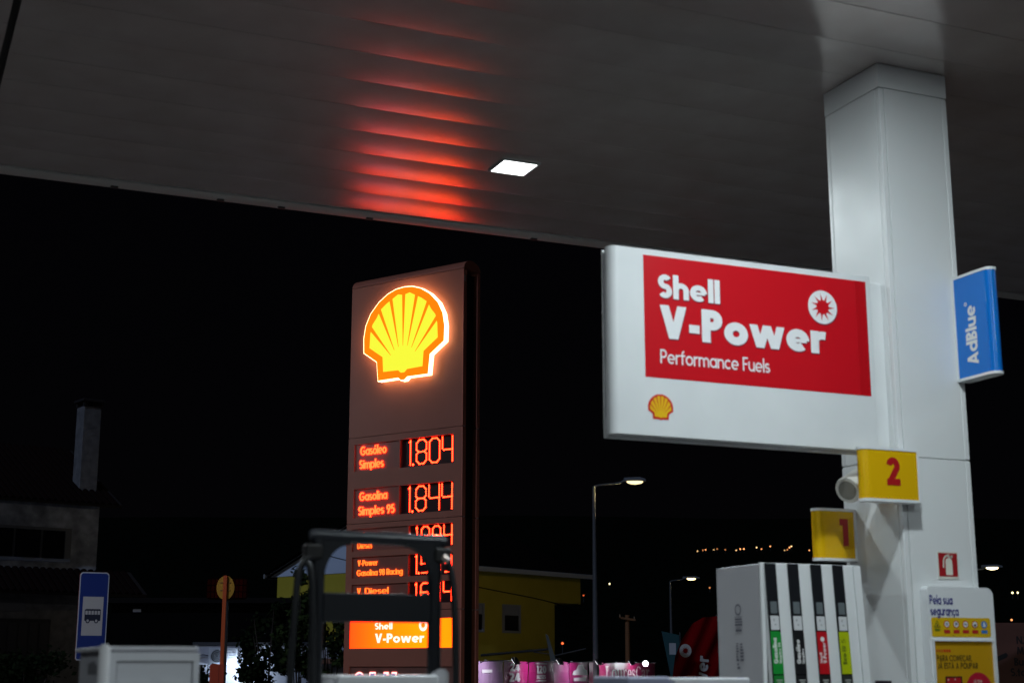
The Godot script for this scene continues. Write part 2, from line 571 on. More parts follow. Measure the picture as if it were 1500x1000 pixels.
func make_camera_and_sky() -> void:
	var cam := Camera3D.new()
	cam.name = "camera"
	var at := CameraAttributesPhysical.new()
	at.frustum_focal_length = 75.89
	at.frustum_focus_distance = 19.0
	at.frustum_near = 0.1
	at.frustum_far = 4000.0
	at.exposure_aperture = 5.0
	cam.attributes = at
	cam.fov = 25.97
	cam.near = 0.1
	cam.far = 4000.0
	add_child(cam)
	cam.position = Vector3(0, 1.6, 0)
	cam.rotation_degrees = Vector3(12.49, VIEW_YAW, 0)
	cam.current = true
	var env := Environment.new()
	env.background_mode = Environment.BG_SKY
	var sky := Sky.new()
	var sm := ProceduralSkyMaterial.new()
	sm.sky_top_color = lin(0.0006, 0.0006, 0.001)
	sm.sky_horizon_color = lin(0.0012, 0.0011, 0.0014)
	sm.ground_bottom_color = lin(0.0006, 0.0006, 0.0008)
	sm.ground_horizon_color = lin(0.0012, 0.0011, 0.0014)
	sky.sky_material = sm
	env.sky = sky
	env.tonemap_mode = Environment.TONE_MAPPER_LINEAR
	env.tonemap_exposure = 1.0
	env.sdfgi_enabled = true
	env.ssao_enabled = true
	env.ssil_enabled = true
	var we := WorldEnvironment.new()
	we.name = "world_environment"
	we.environment = env
	add_child(we)
	var moon := DirectionalLight3D.new()
	moon.name = "moon_light"
	moon.light_color = Color(0.72, 0.82, 1.0)
	moon.light_energy = 0.19
	moon.light_angular_distance = 0.5
	moon.sky_mode = DirectionalLight3D.SKY_MODE_LIGHT_ONLY
	moon.shadow_enabled = true
	add_child(moon)
	moon.look_at_from_position(Vector3.ZERO, street(0.55, 0.83, -0.80), Vector3.UP)

func make_canopy_lights() -> void:
	var spots := [[3.66, -8.4, "square white panel light glowing in the ceiling beyond the fuel sign", 6.0],
		[3.66, -4.4, "square white panel light in the ceiling in front of the column", 7.8],
		[8.66, -4.4, "square white panel light in the ceiling right of the column on the near side", 2.5],
		[-1.34, -8.4, "square white panel light in the ceiling left of the price pylon near the canopy edge", 5.5],
		[-1.34, -0.4, "square white panel light in the ceiling left of the photographer", 9.0],
		[3.66, -0.4, "square white panel light in the ceiling just above the photographer", 9.0]]
	var plate := M(0.5, 0.5, 0.5, 0.7).duplicate() as StandardMaterial3D
	plate.metallic_specular = 0.15
	for s in spots:
		var t := thing("canopy_light", s[2], "ceiling light", Vector3(s[0], 4.79, s[1]), 0, "panel lights in the canopy ceiling")
		var f := new_st()
		for e in [[-0.132, -0.132, 0.132, -0.115], [-0.132, 0.115, 0.132, 0.132], [-0.132, -0.115, -0.115, 0.115], [0.115, -0.115, 0.132, 0.115]]:
			box(f, Vector3(e[0], -0.007, e[1]), Vector3(e[2], 0.012, e[3]), 0.001)
		part(t, "frame", f, plate)
		var g := new_st()
		box(g, Vector3(-0.113, -0.0065, -0.113), Vector3(0.113, 0.006, 0.113), 0.002)
		part(t, "diffuser", g, E(0.95, 1.0, 0.98, 8.0))
		var l := AreaLight3D.new()
		l.name = "glow"
		l.area_size = Vector2(0.21, 0.21)
		l.area_normalize_energy = true
		l.light_color = Color(0.93, 0.985, 1.0)
		l.light_energy = s[3]
		l.set("area_range", 40.0)
		l.shadow_enabled = true
		t.add_child(l)
		l.position = Vector3(0, -0.011, 0)
		l.rotation_degrees.x = -90

func make_ground() -> void:
	var g := new_st()
	box(g, Vector3(-1500, -0.4, -1500), Vector3(1500, -0.012, 1500))
	ground_piece("ground", g, rough_mat(Color(0.035, 0.035, 0.033), Color(0.07, 0.066, 0.06), 0.02, 0.15, 0.9, 3, 0.6))
	var f := new_st()
	box(f, Vector3(-14, -0.3, -14.2), Vector3(16, 0.0, 12))
	ground_piece("forecourt", f, rough_mat(Color(0.08, 0.075, 0.072), Color(0.145, 0.135, 0.125), 0.012, 0.3, 0.75, 5, 0.3))
	var isl := new_st()
	box(isl, Vector3(0.2, 0.0, -6.95), Vector3(7.6, 0.14, -5.65), 0.03)
	ground_piece("pump_island_kerb", isl, rough_mat(Color(0.3, 0.3, 0.29), Color(0.42, 0.41, 0.4), 0.02, 0.6, 0.8, 8, 0.3))
	var isl2 := new_st()
	box(isl2, Vector3(0.2, 0.0, -5.25), Vector3(3.4, 0.14, -4.3), 0.03)
	ground_piece("pump_island_kerb", isl2, rough_mat(Color(0.3, 0.3, 0.29), Color(0.42, 0.41, 0.4), 0.02, 0.6, 0.8, 8, 0.3))
	var rd := new_st()
	box(rd, Vector3(-60, -0.2, -4.0), Vector3(60, -0.004, 4.0), 0.0, Transform3D(Basis(Vector3.UP, deg_to_rad(VIEW_YAW + 8)), street(0, 29)))
	ground_piece("road", rd, rough_mat(Color(0.04, 0.04, 0.04), Color(0.065, 0.063, 0.06), 0.03, 0.4, 0.85, 9, 0.4))
	# dark slope that rises beyond the town
	var h := new_st()
	var hm := func(i: int, j: int) -> Vector3:
		var fw := 248.0 + j * 85.0
		var r := -520.0 + i * 52.0 * (1.0 + j * 0.06)
		var bump := sin(i * 1.7 + j * 0.9) * 0.9 + sin(i * 0.6 - j * 1.3) * 1.1
		return street(r, fw, (fw - 250.0) * 0.13 - 1.5 + bump * minf(1.0, j * 0.4))
	for i in 20:
		for j in 11:
			var a: Vector3 = hm.call(i, j)
			var b: Vector3 = hm.call(i + 1, j)
			var c: Vector3 = hm.call(i + 1, j + 1)
			var d: Vector3 = hm.call(i, j + 1)
			var n := (b - a).cross(d - a).normalized()
			if n.y < 0.0: n = -n
			quad(h, a, b, c, d, n)
	ground_piece("hillside", h, dull(rough_mat(Color(0.003, 0.004, 0.002), Color(0.008, 0.009, 0.006), 0.02, 0.02, 0.95, 12)))

func make_canopy() -> void:
	var t := thing("canopy", "wide flat station canopy with grey panelled metal ceiling", "canopy")
	var st := new_st()
	# one bowed ceiling panel, 1 m long, stretched to its length by its own copy
	var pm := StandardMaterial3D.new()
	pm.albedo_color = lin(0.80, 0.745, 0.725)
	pm.albedo_texture = noise_tex(512, 0.012, Color(0.93, 0.92, 0.91), Color(1, 1, 1), 23, 5)
	pm.metallic = 0.5
	pm.roughness = 0.22
	pm.roughness_texture = noise_tex(512, 0.006, Color(0.8, 0.8, 0.8), Color(1, 1, 1), 21, 3)
	pm.uv1_triplanar = true
	pm.uv1_world_triplanar = true
	pm.uv1_scale = Vector3.ONE * 0.35
	var pitch := 0.378
	for run in [[0.47, 13.5], [-9.5, 0.43]]:
		var p := new_st()
		var seg := 10
		var prof := []
		for k in seg + 1:
			var u := float(k) / seg * 2.0 - 1.0
			var z := u * (pitch / 2.0 - 0.0018)
			var y := -0.0045 * (1.0 - u * u)
			var n := Vector3(0, -1, 0.0090 * -u * 2.0 / pitch * -1.0).normalized()
			prof.append([y, z, n])
		for k in seg:
			var a: Array = prof[k]
			var b: Array = prof[k + 1]
			quad4(p, Vector3(run[0], a[0], a[1]), Vector3(run[1], a[0], a[1]), Vector3(run[1], b[0], b[1]), Vector3(run[0], b[0], b[1]), a[2], a[2], b[2], b[2])
		for e in [prof[0], prof[seg]]:
			var s := signf(e[1])
			quad(p, Vector3(run[0], e[0], e[1]), Vector3(run[1], e[0], e[1]), Vector3(run[1], 0.03, e[1]), Vector3(run[0], 0.03, e[1]), Vector3(0, 0, s))
		for e in [[run[0], -1.0], [run[1], 1.0]]:
			quad(p, Vector3(e[0], 0.0, prof[0][1]), Vector3(e[0], 0.0, prof[seg][1]), Vector3(e[0], 0.03, prof[seg][1]), Vector3(e[0], 0.03, prof[0][1]), Vector3(e[1], 0, 0))
		var mesh := p.commit()
		for k in 36:
			var o := part_mesh(t, "panel", mesh, pm)
			o.position = Vector3(0, 4.8 + rng.randf_range(-0.0006, 0.0006), -9.70 + pitch * (k + 0.5))
			o.rotation.x = rng.randf_range(-0.002, 0.002)
	var deck := new_st()
	box(deck, Vector3(-9.5, 4.835, -9.66), Vector3(13.5, 5.3, 3.9))
	part(t, "roof_deck", deck, M(0.03, 0.03, 0.032, 0.8))
	var tr := new_st()
	prism(tr, PackedVector2Array([Vector2(9.71, 4.80), Vector2(9.71, 4.788), Vector2(9.75, 4.778), Vector2(9.80, 4.772), Vector2(9.83, 4.778), Vector2(9.835, 4.81), Vector2(9.75, 4.815)]), -9.5, 13.5, Transform3D(Basis(Vector3(0, 0, -1), Vector3.UP, Vector3.RIGHT), Vector3.ZERO))
	part(t, "edge_trim", tr, M(0.6, 0.59, 0.58, 0.45))
	var fa := new_st()
	box(fa, Vector3(-9.5, 4.82, -9.86), Vector3(13.5, 5.75, -9.80), 0.01)
	part(t, "fascia", fa, M(0.7, 0.7, 0.7, 0.4))
	for x in [1.3, 2.02, 2.45, 3.1, 4.4]:
		var c := new_st()
		box(c, Vector3(x, 4.762, -9.80), Vector3(x + 0.05, 4.776, -9.77), 0.003)
		part(t, "clip", c, M(0.05, 0.05, 0.05, 0.6))

func make_column() -> void:
	var t := thing("column", "white square canopy column clad in metal panels", "column", Vector3(4.78, 0, -6.558))
	var cm := rough_mat(Color(0.73, 0.75, 0.755), Color(0.765, 0.78, 0.79), 0.005, 0.5, 0.34, 31)
	cm.roughness = 0.5
	cm.roughness_texture = noise_tex(512, 0.009, Color(0.72, 0.72, 0.72), Color(1, 1, 1), 33, 5)
	var w := 0.456
	var d := 0.49
	var core := new_st()
	box(core, Vector3(0.012, 0.0, 0.012), Vector3(w - 0.012, 4.79, d - 0.012))
	part(t, "core", core, M(0.25, 0.25, 0.26, 0.6))
	for lv in [[0.0, 2.657], [2.661, 4.655]]:
		for s in [0.0, 1.0]:
			var p := new_st()
			box(p, Vector3(0.036, lv[0], s * (d - 0.012)), Vector3(w - 0.036, lv[1], s * (d - 0.012) + 0.012), 0.0015)
			part(t, "panel", p, cm)
			var q := new_st()
			box(q, Vector3(s * (w - 0.012), lv[0], 0.036), Vector3(s * (w - 0.012) + 0.012, lv[1], d - 0.036), 0.0015)
			part(t, "panel", q, cm)
			for e in [0.0, 1.0]:
				var c := new_st()
				var x: float = e * (w - 0.034)
				var z: float = s * (d - 0.034)
				box(c, Vector3(x, lv[0], z), Vector3(x + 0.034, lv[1], z + 0.034), 0.006)
				part(t, "corner_trim", c, cm)
	var col := new_st()
	box(col, Vector3(-0.0008, 4.658, -0.0008), Vector3(w + 0.0008, 4.792, d + 0.0008), 0.002)
	part(t, "collar", col, cm)
	for e in [["red sticker low on the column's left face, nearer the pump", 0.055, 0.105, Color(0.5, 0.02, 0.03)], ["black and red sticker low on the column's left face, nearer the corner", 0.20, 0.33, Color(0.03, 0.02, 0.03)]]:
		var k := thing("sticker", e[0], "sticker", Vector3(4.78, 1.4, -6.558), 0, "stickers on the column")
		var s := new_st()
		box(s, Vector3(-0.003, 0.0, e[1]), Vector3(-0.0005, 0.145, e[2]))
		part(k, "backing", s, M(e[3].r, e[3].g, e[3].b, 0.4))
		var b := new_st()
		box(b, Vector3(-0.0045, 0.06, e[1] + 0.008), Vector3(-0.0032, 0.12, e[2] - 0.01))
		part(k, "print", b, M(0.7, 0.25, 0.3, 0.4))

func make_fuel_sign() -> void:
	# white projecting sign on the column, red field on its front
	var t := thing("fuel_sign", "white projecting sign with big red fuel panel on the column", "sign", Vector3(4.78, 0, -6.558))
	var o := Vector3(4.78, 0, -6.558)
	var zf := -6.12 - o.z                      # front face in local z
	var face := func(x: float) -> float: return x - o.x
	var up := Basis(Vector3.RIGHT, Vector3.FORWARD, Vector3.UP)     # extrude along y: plan x, plan -z
	for e in [["front_panel", zf - 0.05, zf, 2.685, 3.603], ["back_panel", zf - 0.095, zf - 0.078, 2.672, 3.596]]:
		var st := new_st()
		var y0: float = -e[2]
		var y1: float = -e[1]
		var r := [0.046, 0.012, 0.0, 0.0] if e[0] == "front_panel" else [0.006, 0.0, 0.006, 0.012]
		prism(st, rrect(face.call(3.168), y0, face.call(4.70), y1, r, 8), e[3], e[4], Transform3D(up, Vector3.ZERO))
		part(t, e[0], st, W)
	var fr := new_st()
	prism(fr, rrect(face.call(3.180), -(zf - 0.0505), face.call(4.695), -(zf - 0.0775), [0.004, 0.0, 0.0, 0.004]), 2.678, 3.59, Transform3D(up, Vector3.ZERO))
	part(t, "frame", fr, M(0.55, 0.56, 0.58, 0.35))
	var nk := new_st()
	box(nk, Vector3(-0.0795, 2.675, zf - 0.085), Vector3(-0.001, 3.575, zf - 0.012), 0.006)
	part(t, "neck", nk, W)
	var red := M(0.60, 0.006, 0.014, 0.3)
	var rf := flat_z(t, "red_field", PackedVector2Array([Vector2(face.call(3.352), 2.967), Vector2(face.call(4.666), 2.967), Vector2(face.call(4.666), 3.573), Vector2(face.call(3.352), 3.573)]), zf + 0.0015, 0.002, red)
	flat_z(rf, "overlap_strip", PackedVector2Array([Vector2(face.call(4.60), 2.967), Vector2(face.call(4.6655), 2.967), Vector2(face.call(4.6655), 3.5725), Vector2(face.call(4.60), 3.5725)]), zf + 0.0022, 0.0006, M(0.52, 0.006, 0.012, 0.22))
	var p := plane_z(zf + 0.004)
	var drop := M(0.16, 0.01, 0.03, 0.4)
	var wt := M(0.82, 0.82, 0.84, 0.35)
	for e in [["Shell", 3.430, 3.779, 3.365, 0.119, 0.225], ["V-Power", 3.436, 4.398, 3.164, 0.166, 0.25]]:
		var sh := Transform3D(Basis(), Vector3(0.003, -0.005, zf + 0.0028))
		text_part(rf, "lettering_shade", e[0], face.call(e[1]), face.call(e[2]), e[3], e[4], e[5], sh, drop)
		text_part(rf, "lettering", e[0], face.call(e[1]), face.call(e[2]), e[3], e[4], e[5], p, wt)
	text_part(rf, "lettering", "Performance Fuels", face.call(3.434), face.call(4.056), 3.039, 0.070, 0.135, p, wt)
	var c := Vector2(face.call(4.388), 3.409)
	flat_z(rf, "roundel_shade", ngon(c + Vector2(0.003, -0.005), 0.089, 0.089, 40), zf + 0.003, 0.001, drop)
	flat_z(rf, "roundel", ngon(c, 0.088, 0.088, 40), zf + 0.0045, 0.001, wt)
	flat_z(rf, "sun_burst", burst(c, 0.078), zf + 0.006, 0.001, red)
	small_scallop(t, Vector2(face.call(3.431), 2.826), 0.137, zf + 0.002)

func blade(t: Node3D, len_: float, thick: float, h: float, m: Material, cap: Material) -> void:
	# projecting number sign: profile along local +x from its base to a round nose, thickness along z, standing along y
	var prof := PackedVector2Array([Vector2(0, -thick / 2), Vector2(len_ - thick * 0.62, -thick / 2)])
	for k in range(1, 12):
		var a := -PI / 2 + PI * k / 12.0
		prof.append(Vector2(len_ - thick * 0.62 + cos(a) * thick * 0.62, sin(a) * thick / 2))
	prof.append(Vector2(len_ - thick * 0.62, thick / 2))
	prof.append(Vector2(0, thick / 2))
	var up := Basis(Vector3.RIGHT, Vector3.FORWARD, Vector3.UP)
	var body := new_st()
	prism(body, prof, 0.014, h - 0.014, Transform3D(up, Vector3.ZERO))
	part(t, "body", body, m)
	var big := PackedVector2Array()
	for q in prof:
		big.append(Vector2(q.x * 1.012, q.y * 1.08))
	for e in [[0.0, 0.014], [h - 0.014, h]]:
		var c := new_st()
		prism(c, big, e[0], e[1], Transform3D(up, Vector3.ZERO))
		part(t, "end_cap", c, cap)
	var b := new_st()
	box(b, Vector3(-0.016, 0.0, -thick * 0.54), Vector3(-0.0005, h, thick * 0.54), 0.002)
	part(t, "base_strip", b, cap)

func make_small_signs() -> void:
	var yel := M(0.72, 0.42, 0.004, 0.22)
	var red := M(0.42, 0.008, 0.010, 0.4)
	# number two: stands off the near corner of the column
	var t := thing("pump_number_sign", "yellow sign with red number two at the column's near corner", "sign", Vector3(4.822, 2.412, -6.024), 180, "yellow pump number signs")
	blade(t, 0.328, 0.076, 0.272, yel, W)
	var flip := Transform3D(Basis(Vector3.LEFT, Vector3.UP, Vector3.FORWARD), Vector3(0, 0, -0.0395))
	text_part(t, "number", "2", -(-0.089), 0, 0.083, 0.141, 0.235, flip * Transform3D(Basis(), Vector3(-0.279, 0, 0)), red)
	t = thing("pump_number_sign", "yellow sign with red number one above the fuel pump", "sign", Vector3(4.763, 2.152, -6.49), 180, "yellow pump number signs")
	blade(t, 0.232, 0.076, 0.272, yel, W)
	text_part(t, "number", "1", 0.0, 0, 0.078, 0.141, 0.24, flip * Transform3D(Basis(), Vector3(-0.1, 0, 0)), red)
	# blue additive sign on the column's right-hand side
	t = thing("additive_sign", "blue projecting sign with white upright lettering right of the column", "sign", Vector3(5.222, 3.07, -6.05), -90)
	blade(t, 0.268, 0.074, 0.562, M(0.003, 0.16, 0.60, 0.2), W)
	var p := Transform3D(Basis(Vector3.UP, Vector3.LEFT, Vector3.BACK), Vector3(0, 0, 0.0382))
	text_part(t, "lettering", "AdBlue", 0.07, 0.385, -0.155, 0.083, 0.2, p, M(0.75, 0.76, 0.75, 0.4))
	var rg := new_st()
	var ring := stroke(arc(0.398, -0.083, 0.008, 0.008, 0, 360), 0.005)
	for j in ring.size() - 1:
		quad(rg, p * Vector3(ring[j][0].x, ring[j][0].y, 0), p * Vector3(ring[j][1].x, ring[j][1].y, 0), p * Vector3(ring[j + 1][1].x, ring[j + 1][1].y, 0), p * Vector3(ring[j + 1][0].x, ring[j + 1][0].y, 0), Vector3.BACK)
	part(t, "registered_mark", rg, M(0.75, 0.76, 0.75, 0.4))
	# round white fitting behind number two
	t = thing("cylinder_spotlight", "white cylinder fitting with dark round face under the big fuel sign", "spotlight", Vector3(4.78, 2.5, -6.30))
	var c := new_st()
	var ax := Vector3(-0.85, -0.40, 0.35).normalized()
	var a := Vector3(-0.062, 0.057, -0.006)
	tube(c, PackedVector3Array([a, a + ax * 0.012, a + ax * 0.15, a + ax * 0.156]), [0.066, 0.07, 0.07, 0.067], 28)
	part(t, "housing", c, M(0.72, 0.71, 0.66, 0.4))
	var fc := new_st()
	tube(fc, PackedVector3Array([a + ax * 0.1562, a + ax * 0.1575]), [0.05], 28)
	part(t, "face", fc, M(0.22, 0.21, 0.18, 0.5))
	var br := new_st()
	box(br, Vector3(-0.07, -0.02, -0.025), Vector3(-0.001, 0.07, 0.025), 0.006)
	part(t, "bracket", br, M(0.6, 0.6, 0.58, 0.4))
	# fire extinguisher plate
	t = thing("extinguisher_sign", "red and white fire extinguisher plate on the column", "sign", Vector3(5.044, 2.047, -6.068))
	var z := 0.004
	flat_z(t, "plate", rrect(-0.064, 0.0, 0.064, 0.137, [0.004, 0.004, 0.004, 0.004], 3), z, 0.003, M(0.7, 0.7, 0.62, 0.4))
	flat_z(t, "red_field", PackedVector2Array([Vector2(-0.059, 0.012), Vector2(0.059, 0.012), Vector2(0.059, 0.13), Vector2(-0.059, 0.13)]), z + 0.0006, 0.0005, M(0.36, 0.012, 0.016, 0.4))
	var ex := flat_z(t, "extinguisher_print", rrect(-0.016, 0.02, 0.026, 0.104, [0.005, 0.005, 0.018, 0.018]), z + 0.0012, 0.0005, M(0.72, 0.72, 0.62, 0.4))
	var hs := new_st()
	for line in [arc(0.005, 0.086, 0.034, 0.034, 85, 180) + PackedVector2Array([Vector2(-0.031, 0.055)]), ln(0.005, 0.106, 0.03, 0.117), ln(-0.006, 0.116, 0.028, 0.108)]:
		var sk := stroke(line, 0.008)
		for j in sk.size() - 1:
			quad(hs, Vector3(sk[j][0].x, sk[j][0].y, z + 0.0016), Vector3(sk[j][1].x, sk[j][1].y, z + 0.0016), Vector3(sk[j + 1][1].x, sk[j + 1][1].y, z + 0.0016), Vector3(sk[j + 1][0].x, sk[j + 1][0].y, z + 0.0016), Vector3.BACK)
	part(ex, "hose_print", hs, M(0.72, 0.72, 0.62, 0.4))

func make_safety_board() -> void:
	var t := thing("safety_board", "white safety board with round corners and yellow poster on the column", "notice board", Vector3(4.78, 0, -6.068))
	var z := 0.056
	flat_z(t, "board", rrect(0.078, 0.9, 0.492, 2.004, [0.02, 0.02, 0.04, 0.02], 8), z, 0.052, M(0.74, 0.76, 0.78, 0.32))
	var navy := M(0.03, 0.03, 0.22, 0.4)
	var p := plane_z(z + 0.002)
	text_part(t, "lettering", "Pela sua", 0.090, 0.232, 1.917, 0.045, 0.17, p, navy)
	text_part(t, "lettering", "segurança", 0.092, 0.266, 1.862, 0.045, 0.17, p, navy)
	var yel := M(0.66, 0.42, 0.006, 0.35)
	var bd := flat_z(t, "symbol_band", rrect(0.094, 1.758, 0.462, 1.853, [0.012, 0.012, 0.012, 0.012]), z + 0.0016, 0.0015, yel)
	var zi := z + 0.0026
	var grn := M(0.10, 0.16, 0.01, 0.4)
	var dark := M(0.03, 0.03, 0.03, 0.4)
	flat_z(bd, "warning_symbol", PackedVector2Array([Vector2(0.108, 1.803), Vector2(0.148, 1.803), Vector2(0.128, 1.84)]), zi, 0.0006, grn)
	flat_z(bd, "warning_symbol", PackedVector2Array([Vector2(0.115, 1.807), Vector2(0.141, 1.807), Vector2(0.128, 1.831)]), zi + 0.0005, 0.0004, yel)
	flat_z(bd, "warning_symbol", ngon(Vector2(0.128, 1.814), 0.004, 0.007, 10), zi + 0.001, 0.0004, dark)
	flat_z(bd, "caption_bar", rrect(0.112, 1.786, 0.144, 1.797, [0.006, 0.006, 0.002, 0.002]), zi, 0.0006, grn)
	for k in 5:
		var c := Vector2(0.187 + k * 0.0585, 1.82)
		var rm := M(0.45, 0.02, 0.02, 0.4) if k < 4 else M(0.03, 0.16, 0.5, 0.4)
		flat_z(bd, "round_symbol", ngon(c, 0.0185, 0.0185, 24), zi, 0.0006, rm)
		if k < 4:
			flat_z(bd, "round_symbol", ngon(c, 0.0145, 0.0145, 24), zi + 0.0005, 0.0004, M(0.7, 0.7, 0.68, 0.4))
			var s := new_st()
			var blue := M(0.05, 0.05, 0.2, 0.4)
			match k:
				0:
					box(s, Vector3(-0.009, -0.0015, 0), Vector3(0.009, 0.0015, 0.0003), 0, Transform3D(Basis(Vector3.BACK, 0.8), Vector3(c.x, c.y, zi + 0.0008)))
					box(s, Vector3(-0.009, -0.0015, 0), Vector3(0.009, 0.0015, 0.0003), 0, Transform3D(Basis(Vector3.BACK, -0.8), Vector3(c.x, c.y, zi + 0.0011)))
				1:
					box(s, Vector3(c.x - 0.006, c.y - 0.009, zi + 0.0008), Vector3(c.x - 0.002, c.y + 0.009, zi + 0.0011))
					box(s, Vector3(c.x - 0.002, c.y - 0.002, zi + 0.0008), Vector3(c.x + 0.006, c.y + 0.007, zi + 0.0011))
				2:
					box(s, Vector3(-0.010, -0.001, 0), Vector3(0.010, 0.001, 0.0003), 0, Transform3D(Basis(Vector3.BACK, -0.7), Vector3(c.x, c.y, zi + 0.0008)))
					box(s, Vector3(c.x - 0.008, c.y - 0.0015, zi + 0.0011), Vector3(c.x + 0.008, c.y + 0.0015, zi + 0.0014))
				3:
					box(s, Vector3(c.x - 0.006, c.y - 0.009, zi + 0.0008), Vector3(c.x + 0.007, c.y + 0.002, zi + 0.0011))
			part(bd, "symbol_print", s, blue if k < 3 else dark)
		else:
			flat_z(bd, "hand_print", PackedVector2Array([Vector2(c.x - 0.007, c.y - 0.011), Vector2(c.x + 0.006, c.y - 0.011), Vector2(c.x + 0.009, c.y + 0.001), Vector2(c.x + 0.004, c.y + 0.001), Vector2(c.x + 0.003, c.y + 0.011), Vector2(c.x - 0.001, c.y + 0.013), Vector2(c.x - 0.005, c.y + 0.008)]), zi + 0.0008, 0.0004, M(0.7, 0.75, 0.8, 0.4))
		flat_z(bd, "caption_bar", rrect(c.x - 0.019, 1.776, c.x + 0.019, 1.793, [0.002, 0.002, 0.002, 0.002], 2), zi, 0.0006, rm)
	var fr := new_st()
	holed(fr, Rect2(0.090, 0.95, 0.382, 0.795), [Rect2(0.098, 0.96, 0.366, 0.777)], z, z + 0.012)
	part(t, "poster_frame", fr, M(0.72, 0.74, 0.76, 0.32))
	var po := flat_z(t, "poster", PackedVector2Array([Vector2(0.098, 0.96), Vector2(0.464, 0.96), Vector2(0.464, 1.737), Vector2(0.098, 1.737)]), z + 0.0012, 0.001, M(0.50, 0.27, 0.004, 0.4))
	var pp := plane_z(z + 0.0022)
	var ink := M(0.06, 0.045, 0.01, 0.4)
	for k in 6:
		var mk := new_st()
		box(mk, Vector3(0.112 + k * 0.0155, 1.684, z + 0.0016), Vector3(0.123 + k * 0.0155, 1.697, z + 0.0022))
		part(po, "small_print", mk, M(0.45, 0.10, 0.01, 0.4) if k < 3 else M(0.5, 0.02, 0.01, 0.4))
	text_part(po, "lettering", "PARA COMEÇAR,", 0.113, 0.330, 1.641, 0.029, 0.16, pp, ink)
	text_part(po, "lettering", "JÁ ESTÁ A POUPAR", 0.115, 0.365, 1.604, 0.029, 0.16, pp, ink)
	flat_z(po, "screen_print", rrect(0.158, 1.495, 0.262, 1.567, [0.003, 0.003, 0.003, 0.003], 2), z + 0.002, 0.0008, M(0.04, 0.015, 0.01, 0.4))
	flat_z(po, "screen_field", rrect(0.167, 1.503, 0.253, 1.56, [0.001, 0.001, 0.001, 0.001], 1), z + 0.0026, 0.0006, M(0.42, 0.012, 0.02, 0.4))
	flat_z(po, "screen_print", rrect(0.19, 1.40, 0.262, 1.492, [0.002, 0.002, 0.002, 0.002], 1), z + 0.002, 0.0008, M(0.05, 0.02, 0.01, 0.4))
	flat_z(po, "screen_field", ngon(Vector2(0.176, 1.55), 0.004, 0.004, 8), z + 0.0031, 0.0004, M(0.7, 0.5, 0.5, 0.4))
	flat_z(po, "screen_field", ngon(Vector2(0.218, 1.552), 0.004, 0.004, 8), z + 0.0031, 0.0004, M(0.7, 0.5, 0.5, 0.4))
	flat_z(po, "red_disc", ngon(Vector2(0.365, 1.507), 0.079, 0.079, 40), z + 0.002, 0.0008, M(0.42, 0.01, 0.03, 0.4))
	var pale := M(0.6, 0.45, 0.4, 0.4)
	var pd := plane_z(z + 0.0028)
	text_part(po, "lettering", "JÁ TEM", 0.330, 0.384, 1.533, 0.017, 0.16, pd, pale)
	text_part(po, "lettering", "DESCONTOS EM", 0.294, 0.416, 1.508, 0.017, 0.16, pd, pale)
	text_part(po, "lettering", "COMBUSTÍVEL?", 0.299, 0.414, 1.483, 0.017, 0.16, pd, pale)

